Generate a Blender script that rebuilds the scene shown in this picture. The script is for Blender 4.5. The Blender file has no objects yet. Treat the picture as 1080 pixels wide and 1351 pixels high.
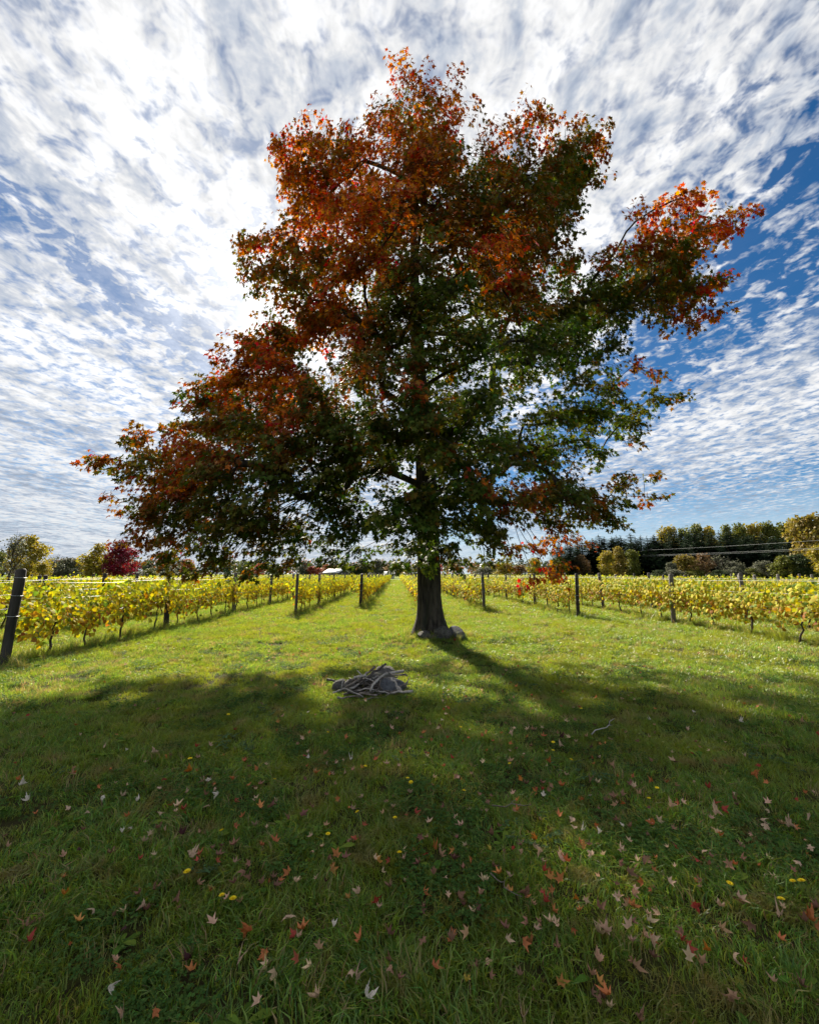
import bpy, math, random
import numpy as np
from mathutils import Vector, Matrix, noise as mnoise

R = math.radians
SC = bpy.context.scene
COL = SC.collection

# ------------------------------------------------------------------ camera
F, CX, CY = 540.0, 540.0, 675.5          # photograph is 1080 x 1351
HORIZON, VPX = 757.0, 523.0
PITCH = math.atan((HORIZON - CY) / F)
YAW = -math.atan((CX - VPX) * math.cos(PITCH) / F)
EYE = Vector((0, 0, 1.6))
cd = bpy.data.cameras.new('camera')
cam = bpy.data.objects.new('camera', cd)
COL.objects.link(cam)
cam.location = EYE
cam.rotation_euler = (R(90) + PITCH, 0, YAW)
cd.sensor_fit = 'HORIZONTAL'; cd.sensor_width = 36; cd.lens = 18
cd.clip_start = 0.05; cd.clip_end = 6000
SC.camera = cam

# ------------------------------------------------------------------ light
SUN_AZ, SUN_EL = R(-15.5), R(34.5)       # azimuth from +Y, positive to +X
SUN = Vector((math.sin(SUN_AZ) * math.cos(SUN_EL), math.cos(SUN_AZ) * math.cos(SUN_EL), math.sin(SUN_EL)))
SC.view_settings.view_transform = 'Standard'
SC.view_settings.look = 'None'
SC.view_settings.gamma = 1
SC.view_settings.exposure = 2.5
SC.view_settings.use_curve_mapping = False

W = bpy.data.worlds.new('World'); SC.world = W; W.use_nodes = True
W.cycles.sampling_method = 'MANUAL'; W.cycles.sample_map_resolution = 512

class NT:
    """small helper to write node trees"""
    def __init__(s, tree):
        s.t = tree; tree.nodes.clear()
    def n(s, typ, **kw):
        nd = s.t.nodes.new(typ)
        for k, v in kw.items():
            setattr(nd, k, v)
        return nd
    def set(s, sock, v):
        if hasattr(v, 'is_output') or isinstance(v, bpy.types.NodeSocket):
            s.t.links.new(v, sock)
        elif v is not None:
            if sock.type == 'RGBA' and len(v) == 3: v = (*v, 1)
            sock.default_value = v
    def m(s, op, a, b=None, c=None, clamp=False):
        nd = s.n('ShaderNodeMath', operation=op, use_clamp=clamp)
        for i, v in enumerate((a, b, c)):
            if v is not None: s.set(nd.inputs[i], v)
        return nd.outputs[0]
    def vm(s, op, a, b=None, scale=None):
        nd = s.n('ShaderNodeVectorMath', operation=op)
        s.set(nd.inputs[0], a)
        if b is not None: s.set(nd.inputs[1], b)
        if scale is not None: s.set(nd.inputs['Scale'], scale)
        return nd.outputs['Value'] if op in ('DOT_PRODUCT', 'LENGTH', 'DISTANCE') else nd.outputs[0]
    def mix(s, f, a, b, blend='MIX'):
        nd = s.n('ShaderNodeMix', data_type='RGBA', blend_type=blend)
        s.set(nd.inputs[0], f); s.set(nd.inputs[6], a); s.set(nd.inputs[7], b)
        return nd.outputs[2]
    def noise(s, vec, scale=5, detail=2, rough=.5, dist=0, dim='3D'):
        nd = s.n('ShaderNodeTexNoise', noise_dimensions=dim)
        if vec is not None: s.set(nd.inputs['Vector'], vec)
        s.set(nd.inputs['Scale'], scale); s.set(nd.inputs['Detail'], detail)
        s.set(nd.inputs['Roughness'], rough); s.set(nd.inputs['Distortion'], dist)
        return nd.outputs['Fac']
    def step(s, v, lo, hi):
        nd = s.n('ShaderNodeMapRange', interpolation_type='SMOOTHSTEP')
        s.set(nd.inputs[0], v); s.set(nd.inputs[1], lo); s.set(nd.inputs[2], hi)
        return nd.outputs[0]
    def curve(s, v, pts, lo, hi):
        nd = s.n('ShaderNodeFloatCurve')
        cv = nd.mapping.curves[0]
        ps = [((x - lo) / (hi - lo), y) for x, y in pts]
        cv.points[0].location = ps[0]; cv.points[1].location = ps[-1]
        for p in ps[1:-1]: cv.points.new(*p)
        nd.mapping.update()
        mr = s.n('ShaderNodeMapRange'); s.set(mr.inputs[0], v); s.set(mr.inputs[1], lo); s.set(mr.inputs[2], hi)
        s.set(nd.inputs['Value'], mr.outputs[0])
        return nd.outputs[0]

def build_world():
    g = NT(W.node_tree)
    out = g.n('ShaderNodeOutputWorld'); bg = g.n('ShaderNodeBackground')
    sky = g.n('ShaderNodeTexSky', sky_type='NISHITA', sun_disc=False)
    sky.sun_elevation = SUN_EL; sky.sun_rotation = SUN_AZ
    sky.air_density = 1.0; sky.dust_density = 0.0; sky.ozone_density = 4.0; sky.altitude = 250
    tc = g.n('ShaderNodeTexCoord')
    d = g.vm('NORMALIZE', tc.outputs['Generated'])
    sep = g.n('ShaderNodeSeparateXYZ'); g.set(sep.inputs[0], d)
    x, y, z = sep.outputs
    zc = g.m('ADD', g.m('MAXIMUM', z, 0.0), 0.045)
    u = g.m('DIVIDE', x, zc); v = g.m('DIVIDE', y, zc)
    def uv(su, sv, off=0.0):
        c = g.n('ShaderNodeCombineXYZ')
        g.set(c.inputs[0], g.m('MULTIPLY_ADD', u, su, off)); g.set(c.inputs[1], g.m('MULTIPLY_ADD', v, sv, off * 1.7)); c.inputs[2].default_value = off
        return c.outputs[0]
    wob = g.noise(uv(1, .8, 3.0), 1.3, 2)
    up = g.m('ADD', u, g.m('MULTIPLY_ADD', wob, .5, -.25))
    cov = g.curve(up, [(-6, .92), (-3, .86), (-1.3, .78), (-1.02, .70), (-.93, .48), (-.85, .70), (-.4, .84), (.25, .82), (.62, .66), (.86, .44), (1.12, .24), (1.45, .58), (2.0, .70), (2.7, .56), (3.6, .44), (6, .40)], -6, 6)
    big = g.noise(uv(1.0, .5, 11.0), 1.5, 3, .55)
    cells = g.noise(uv(1.0, .92, 5.0), 16.0, 3, .6, .45)
    puff = g.noise(uv(1.0, .95, 23.0), 46, 3, .6, .3)
    rip = g.noise(uv(1.0, .32, 31.0), 5.0, 3, .55, .4)
    s = g.m('MULTIPLY_ADD', cells, 2.9, -1.45)
    s = g.m('ADD', s, g.m('MULTIPLY_ADD', puff, 1.15, -.575))
    s = g.m('ADD', s, g.m('MULTIPLY_ADD', rip, .7, -.35))
    s = g.m('ADD', s, g.m('MULTIPLY_ADD', big, .6, -.3))
    s = g.m('ADD', s, cov)
    dens = g.step(s, .10, 1.02)
    # right of the gap the deck thins out towards the horizon
    clear = g.m('MULTIPLY', g.step(u, .5, 2.5), g.m('SUBTRACT', 1.0, g.step(z, .02, .17)))
    dens = g.m('MULTIPLY', dens, g.m('SUBTRACT', 1.0, g.m('MULTIPLY', clear, .75)))
    # light scattered forward by the thin cloud round the sun
    ca = g.vm('DOT_PRODUCT', d, tuple(SUN))
    ang = g.m('ARCCOSINE', g.m('MINIMUM', ca, 1.0))
    halo = g.m('EXPONENT', g.m('MULTIPLY', g.m('POWER', g.m('DIVIDE', ang, R(21)), 1.6), -1.0))
    core = g.m('EXPONENT', g.m('MULTIPLY', g.m('POWER', g.m('DIVIDE', ang, R(6)), 2.0), -1.0))
    thick = g.step(g.m('ADD', g.m('MULTIPLY', g.noise(uv(1.0, .7, 41.0), 9.0, 4, .6, .4), .8), g.m('ADD', g.m('MULTIPLY', puff, .2), g.m('MULTIPLY', g.noise(uv(1.0, .4, 57.0), 2.2, 2, .5), .45))), .58, .92)
    lum = g.m('MULTIPLY_ADD', thick, -.50, .94)
    low = g.m('SUBTRACT', 1.0, g.step(z, .0, .42))
    lum = g.m('MULTIPLY', lum, g.m('MULTIPLY_ADD', low, -.22, 1.0))
    lum = g.m('ADD', lum, g.m('MULTIPLY_ADD', halo, .36, g.m('MULTIPLY', core, .8)))
    tint = g.mix(g.step(lum, .45, .85), (.80, .91, 1.10), (1.0, 1.0, 1.0))
    cl = g.vm('SCALE', tint, scale=g.m('MULTIPLY', lum, CLOUD))
    hsv = g.n('ShaderNodeHueSaturation'); hsv.inputs['Saturation'].default_value = 1.28; g.set(hsv.inputs['Color'], sky.outputs[0])
    base = g.vm('SCALE', hsv.outputs[0], scale=SKYGAIN)
    base = g.mix(g.m('MULTIPLY', g.m('SUBTRACT', 1.0, g.step(z, .0, .20)), .8), base, (1.05, 1.32, 1.62))     # pale air low over the fields
    veil = g.m('MULTIPLY', g.step(cov, .45, .85), .34)
    op = g.m('ADD', g.m('MULTIPLY', dens, g.m('SUBTRACT', .97, veil)), veil)
    # a film of thin cloud in the gaps close to the sun
    op = g.m('MAXIMUM', op, g.m('MULTIPLY', halo, .85))
    col = g.mix(op, base, cl)
    g.set(bg.inputs['Color'], col); bg.inputs['Strength'].default_value = 0.10
    g.t.links.new(bg.outputs[0], out.inputs[0])
CLOUD, SKYGAIN = 1.98, 0.165
build_world()

sl = bpy.data.lights.new('sun', 'SUN'); sl.energy = 2.75; sl.angle = R(3.5); sl.color = (1.0, .91, .76)
so = bpy.data.objects.new('sun', sl); COL.objects.link(so)
so.rotation_euler = (-SUN).to_track_quat('-Z', 'Y').to_euler(); so.location = (0, 0, 30)
SC.cycles.max_bounces = 6; SC.cycles.diffuse_bounces = 4; SC.cycles.glossy_bounces = 2; SC.cycles.transmission_bounces = 4; SC.cycles.transparent_max_bounces = 4

# ------------------------------------------------------------------ pixel geometry
_M = np.array(cam.rotation_euler.to_matrix())
def ray(px, py):
    d = _M @ np.array([px - CX, -(py - CY), -F]); return d / np.linalg.norm(d)
def ground(px, py, z=0.0):
    d = ray(px, py); t = (z - EYE.z) / d[2]
    return np.array([d[0] * t, d[1] * t, z])
def atY(px, py, Y):
    d = ray(px, py); t = Y / d[1]
    return np.array([d[0] * t, Y, EYE.z + d[2] * t])
def project(P):
    P = np.atleast_2d(P) - np.array(EYE)
    c = P @ _M
    return np.stack([CX + F * c[:, 0] / -c[:, 2], CY - F * c[:, 1] / -c[:, 2], -c[:, 2]], 1)

# ------------------------------------------------------------------ helpers
rng = np.random.default_rng(7)
random.seed(7)

def tag(o, label=None, cat=None, group=None, kind=None):
    if label: o['label'] = label
    if cat: o['category'] = cat
    if group: o['group'] = group
    if kind: o['kind'] = kind
    return o
def mesh_arrays(name, V, Fc, col=None, smooth=False):
    """V (n,3); Fc (m,k) constant k, or a list of such arrays"""
    me = bpy.data.meshes.new(name)
    V = np.asarray(V, np.float32)
    fl = Fc if isinstance(Fc, list) else [Fc]
    fl = [np.asarray(f, np.int32) for f in fl if len(f)]
    nl = sum(f.size for f in fl); nf = sum(len(f) for f in fl)
    me.vertices.add(len(V)); me.vertices.foreach_set('co', V.ravel())
    me.loops.add(nl); me.polygons.add(nf)
    me.loops.foreach_set('vertex_index', np.concatenate([f.ravel() for f in fl]))
    tot = np.concatenate([np.full(len(f), f.shape[1], np.int32) for f in fl])
    st = np.concatenate([[0], np.cumsum(tot)[:-1]]).astype(np.int32)
    me.polygons.foreach_set('loop_start', st)
    try: me.polygons.foreach_set('loop_total', tot)
    except Exception: pass
    if smooth: me.polygons.foreach_set('use_smooth', np.ones(nf, bool))
    me.update(calc_edges=True)
    if col is not None:
        a = me.color_attributes.new('col', 'FLOAT_COLOR', 'POINT')
        c = np.ones((len(V), 4), np.float32); c[:, :3] = col
        a.data.foreach_set('color', c.ravel())
    return me
def link(name, me, mat=None, parent=None, loc=None):
    o = bpy.data.objects.new(name, me); COL.objects.link(o)
    if mat is not None and me is not None and len(me.materials) == 0: me.materials.append(mat)
    if parent is not None: o.parent = parent
    if loc is not None: o.location = loc
    return o
def empty(name, loc=(0, 0, 0), rz=0):
    o = bpy.data.objects.new(name, None); COL.objects.link(o)
    o.location = loc; o.rotation_euler = (0, 0, rz); o.empty_display_size = .2
    return o
def unit(a):
    a = np.asarray(a, float); return a / np.maximum(np.linalg.norm(a, axis=-1, keepdims=True), 1e-9)

class MB:
    """collects vertices and faces"""
    def __init__(s): s.v = []; s.q = []; s.t = []; s.n = 0; s.c = []
    def add(s, V, q=None, t=None, c=None):
        V = np.asarray(V, float)
        if q is not None and len(q): s.q.append(np.asarray(q) + s.n)
        if t is not None and len(t): s.t.append(np.asarray(t) + s.n)
        s.v.append(V); s.n += len(V)
        if c is not None: s.c.append(np.broadcast_to(np.asarray(c, float), (len(V), 3)))
    def tube(s, P, rad, k=8, cap=True, c=None, wob=0.0):
        P = np.asarray(P, float); n = len(P); rad = np.broadcast_to(np.asarray(rad, float), (n,))
        T = unit(np.gradient(P, axis=0))
        ref = np.array([0, 0, 1.0]) if abs(T[:, 2]).mean() < .8 else np.array([1.0, 0, 0])
        A = unit(np.cross(T, ref)); B = np.cross(T, A)
        th = np.arange(k) / k * 2 * np.pi
        rr = rad[:, None] * (1 + wob * rng.standard_normal((n, k)))
        V = P[:, None] + rr[..., None] * (A[:, None] * np.cos(th)[None, :, None] + B[:, None] * np.sin(th)[None, :, None])
        i = np.arange(n - 1)[:, None] * k; j = np.arange(k)[None]; j2 = (j + 1) % k
        q = np.stack([i + j, i + j2, i + k + j2, i + k + j], -1).reshape(-1, 4)
        V = V.reshape(-1, 3); t = []
        if cap:
            V = np.vstack([V, P[0], P[-1]]); a = len(V) - 2
            t = [(a, (m + 1) % k, m) for m in range(k)] + [(a + 1, (n - 1) * k + m, (n - 1) * k + (m + 1) % k) for m in range(k)]
        s.add(V, q, t, c)
    def box(s, lo, hi, M=None, c=None):
        x0, y0, z0 = lo; x1, y1, z1 = hi
        V = np.array([(x0, y0, z0), (x1, y0, z0), (x1, y1, z0), (x0, y1, z0), (x0, y0, z1), (x1, y0, z1), (x1, y1, z1), (x0, y1, z1)], float)
        if M is not None: V = V @ np.array(M)[:3, :3].T + np.array(M)[:3, 3]
        s.add(V, [(0, 3, 2, 1), (4, 5, 6, 7), (0, 1, 5, 4), (1, 2, 6, 5), (2, 3, 7, 6), (3, 0, 4, 7)], None, c)
    def mesh(s, name, smooth=False):
        f = []
        if s.q: f.append(np.concatenate(s.q))
        if s.t: f.append(np.concatenate(s.t))
        return mesh_arrays(name, np.concatenate(s.v), f, np.concatenate(s.c) if s.c else None, smooth)

def leaves(P, tip, nor, size, T, Fc):
    """leaf templates T (k,3) laid out at points P; y runs to the tip, z is the upper side"""
    y = unit(tip); x = unit(np.cross(y, nor)); z = np.cross(x, y)
    k = len(T)
    S = np.asarray(size)[:, None, None]
    V = P[:, None] + S * (x[:, None] * T[None, :, 0:1] + y[:, None] * T[None, :, 1:2] + z[:, None] * T[None, :, 2:3])
    Fa = (np.asarray(Fc)[None] + (np.arange(len(P)) * k)[:, None, None]).reshape(-1, 3)
    return V.reshape(-1, 3), Fa

TREE = ground(568, 846); PILE = ground(490, 913)
def H(x, y):
    x = np.asarray(x, float); y = np.asarray(y, float)
    f = np.exp(-(x * x + y * y) / 1500.0)
    h = .022 * np.sin(.9 * x + .3) * np.cos(.7 * y) + .016 * np.sin(2.1 * x + 1.3 * y) + .012 * np.sin(3.7 * y - 2.3 * x + 1)
    m = .20 * np.exp(-(((x - TREE[0] - .15) / 1.0) ** 2 + ((y - TREE[1]) / .85) ** 2))
    return h * f + m

# ------------------------------------------------------------------ materials
def mat_new(name):
    m = bpy.data.materials.new(name); m.use_nodes = True
    return m, NT(m.node_tree)
def leaf_mat(name, color=None, trans=.4, rough=.5, spec=.25, tgain=1.5, vary=.25, world_noise=None, attr='col', thue=.5):
    """leaf: diffuse front, light passing through; colour from an attribute or given, varied piece by piece"""
    m, g = mat_new(name)
    out = g.n('ShaderNodeOutputMaterial')
    if color is None:
        a = g.n('ShaderNodeAttribute', attribute_name=attr); c = a.outputs['Color']
    else:
        rg = g.n('ShaderNodeRGB'); rg.outputs[0].default_value = (*color, 1); c = rg.outputs[0]
    geo = g.n('ShaderNodeNewGeometry')
    rnd = geo.outputs['Random Per Island']
    hs = g.n('ShaderNodeHueSaturation')
    g.set(hs.inputs['Hue'], g.m('MULTIPLY_ADD', rnd, .04 * vary / .25, .5 - .02 * vary / .25))
    oi = g.n('ShaderNodeObjectInfo')
    g.set(hs.inputs['Value'], g.m('MULTIPLY_ADD', g.m('FRACT', g.m('MULTIPLY', rnd, 17.3)), vary * 2, 1 - vary))
    g.set(hs.inputs['Color'], c)
    c = hs.outputs[0]
    if world_noise:
        c = world_noise(g, geo, c, oi)
    p = g.n('ShaderNodeBsdfPrincipled')
    g.set(p.inputs['Base Color'], c); p.inputs['Roughness'].default_value = rough
    p.inputs['Specular IOR Level'].default_value = spec
    t = g.n('ShaderNodeBsdfTranslucent')
    hs2 = g.n('ShaderNodeHueSaturation'); hs2.inputs['Saturation'].default_value = 1.1; hs2.inputs['Value'].default_value = tgain; hs2.inputs['Hue'].default_value = thue
    g.set(hs2.inputs['Color'], c); g.set(t.inputs['Color'], hs2.outputs[0])
    mx = g.n('ShaderNodeMixShader'); mx.inputs[0].default_value = trans
    g.t.links.new(p.outputs[0], mx.inputs[1]); g.t.links.new(t.outputs[0], mx.inputs[2])
    g.t.links.new(mx.outputs[0], out.inputs[0])
    return m
def rough_mat(name, c1, c2, scale=8, stretch=(1, 1, 1), rough=.85, bump=.4, detail=6, spec=.2, c3=None, dist=.2, bscale=None):
    m, g = mat_new(name)
    out = g.n('ShaderNodeOutputMaterial'); p = g.n('ShaderNodeBsdfPrincipled')
    tc = g.n('ShaderNodeTexCoord'); mp = g.n('ShaderNodeMapping'); mp.inputs['Scale'].default_value = stretch
    g.set(mp.inputs[0], tc.outputs['Object'])
    oi = g.n('ShaderNodeObjectInfo')
    vec = g.vm('ADD', mp.outputs[0], g.vm('SCALE', (17.0, 5.0, 9.0), scale=oi.outputs['Random']))
    f = g.noise(vec, scale, detail, .62, dist)
    c = g.mix(g.step(f, .3, .7), c1, c2)
    if c3 is not None:
        c = g.mix(g.step(g.noise(vec, scale * .31, 4, .6), .52, .68), c, c3)
    g.set(p.inputs['Base Color'], c); p.inputs['Roughness'].default_value = rough; p.inputs['Specular IOR Level'].default_value = spec
    b = g.n('ShaderNodeBump'); b.inputs['Strength'].default_value = bump; b.inputs['Distance'].default_value = .02
    g.set(b.inputs['Height'], g.noise(vec, bscale or scale * 2, detail, .65, dist)); g.t.links.new(b.outputs[0], p.inputs['Normal'])
    g.t.links.new(p.outputs[0], out.inputs[0])
    return m

def lawn_tone(g, pos, c):
    """mown lawn differs in patches: fresh, yellowed, dry"""
    n1 = g.noise(pos, .55, 4, .6, .3); n2 = g.noise(pos, 2.6, 3, .6, .2); n3 = g.noise(pos, .21, 2, .5)
    c = g.mix(g.m('MULTIPLY', g.step(n1, .42, .62), .65), c, (.175, .215, .022))
    c = g.mix(g.m('MULTIPLY', g.step(n2, .53, .68), .7), c, (.27, .215, .075))
    c = g.mix(g.m('MULTIPLY', g.step(n3, .55, .7), .5), c, (.075, .175, .032))
    c = g.mix(g.m('MULTIPLY', g.step(g.noise(pos, 7.0, 2, .6), .5, .7), .35), c, (.055, .135, .026))
    return c
def lawn_world(g, geo, c, oi):
    sc = g.n('ShaderNodeMapping'); g.set(sc.inputs[0], geo.outputs['Position']); sc.inputs['Scale'].default_value = (1, 1, 0)
    return lawn_tone(g, sc.outputs[0], c)
M = {}
M['grass'] = leaf_mat('grass_blade', None, trans=.40, rough=.38, spec=.45, tgain=1.7, vary=.5, world_noise=lawn_world, thue=.466)
M['clover'] = leaf_mat('clover_leaf', None, trans=.3, rough=.8, spec=.06, tgain=1.4, vary=.3)
def ground_mat():
    m, g = mat_new('lawn_soil'); out = g.n('ShaderNodeOutputMaterial'); p = g.n('ShaderNodeBsdfPrincipled')
    geo = g.n('ShaderNodeNewGeometry'); pos = geo.outputs['Position']
    c = lawn_tone(g, pos, (.075, .105, .016))
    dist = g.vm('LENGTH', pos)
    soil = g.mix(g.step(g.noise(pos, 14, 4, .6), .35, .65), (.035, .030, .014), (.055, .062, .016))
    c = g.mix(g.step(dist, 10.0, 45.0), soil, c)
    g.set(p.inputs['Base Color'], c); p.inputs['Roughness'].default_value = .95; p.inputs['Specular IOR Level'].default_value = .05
    b = g.n('ShaderNodeBump'); b.inputs['Strength'].default_value = .8; b.inputs['Distance'].default_value = .05
    g.set(b.inputs['Height'], g.noise(pos, 22, 5, .7)); g.t.links.new(b.outputs[0], p.inputs['Normal'])
    g.t.links.new(p.outputs[0], out.inputs[0]); return m
M['ground'] = ground_mat()
M['bark'] = rough_mat('maple_bark', (.012, .010, .009), (.085, .070, .057), 11, (1, 1, .16), bump=1.0, c3=(.030, .032, .022), bscale=18)
M['twig'] = rough_mat('twig_bark', (.035, .028, .022), (.075, .06, .048), 12, bump=.3)
M['maple'] = leaf_mat('maple_leaf', None, trans=.31, rough=.62, spec=.10, tgain=1.45, vary=.35)
M['vine'] = leaf_mat('vine_leaf', None, trans=.42, rough=.65, spec=.08, tgain=1.35, vary=.28)
M['vinewood'] = rough_mat('vine_wood', (.035, .026, .020), (.09, .07, .055), 14, (1, 1, .4), bump=.7)
M['post'] = rough_mat('weathered_post', (.06, .052, .046), (.20, .18, .16), 9, (1, 1, .12), bump=.8, c3=(.09, .085, .075))
M['postdark'] = rough_mat('dark_post', (.022, .019, .018), (.075, .066, .06), 9, (1, 1, .12), bump=.8)
M['wire'] = rough_mat('galvanised_wire', (.30, .31, .32), (.45, .46, .47), 20, rough=.45, bump=.05, spec=.5)
M['cable'] = rough_mat('power_cable', (.34, .35, .36), (.42, .43, .44), 3, rough=.6, bump=0)
M['rock'] = rough_mat('field_stone', (.045, .043, .041), (.14, .13, .122), 5, bump=1.0, c3=(.10, .105, .07))
M['slate'] = rough_mat('dark_slab', (.055, .058, .064), (.12, .125, .135), 6, bump=.6)
M['stick'] = rough_mat('dry_stick', (.08, .062, .048), (.27, .235, .20), 11, bump=.7)
M['stickdark'] = rough_mat('barked_stick', (.05, .042, .036), (.15, .13, .115), 13, bump=.8)
M['stickpale'] = rough_mat('bare_stick', (.22, .20, .175), (.42, .385, .345), 13, bump=.5)

# ------------------------------------------------------------------ ground
def build_ground():
    a = np.sinh(np.linspace(-1, 1, 221) * 7.2) / np.sinh(7.2) * 3500
    X, Y = np.meshgrid(a, a + 6, indexing='ij')
    Z = H(X, Y)
    n = len(a)
    i = np.arange(n - 1)[:, None] * n + np.arange(n - 1)[None]
    q = np.stack([i, i + n, i + n + 1, i + 1], -1).reshape(-1, 4)
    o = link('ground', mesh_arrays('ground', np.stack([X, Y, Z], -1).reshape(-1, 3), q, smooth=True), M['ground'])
    tag(o, 'mown lawn running out to the fields and horizon', 'ground', kind='structure')
build_ground()

# ------------------------------------------------------------------ the maple
MAPLE_T = np.array([(0, .36, .03), (0, 0, 0), (.36, -.03, -.04), (.19, .20, .0), (.60, .46, -.10), (.21, .50, .0), (0, 1.0, -.16), (-.21, .50, .0), (-.60, .46, -.10), (-.19, .20, .0), (-.36, -.03, -.04)])
MAPLE_F = [(0, a, a + 1) for a in range(1, 10)] + [(0, 10, 1)]

SIL = np.array([(545, 100), (600, 150), (640, 190), (690, 155), (740, 190), (785, 195), (765, 260), (745, 310), (790, 345), (850, 285), (900, 265), (945, 295), (900, 350), (925, 405), (850, 415), (800, 440), (825, 480), (780, 510), (865, 530), (815, 585), (760, 610), (845, 640), (835, 680), (760, 725), (690, 738), (600, 738), (560, 728), (480, 725), (400, 728), (330, 738), (260, 738), (195, 715), (175, 670), (205, 640), (155, 605), (190, 575), (240, 560), (280, 500), (330, 435), (380, 420), (335, 370), (325, 320), (400, 290), (375, 215), (420, 185), (500, 168)], float)
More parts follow.
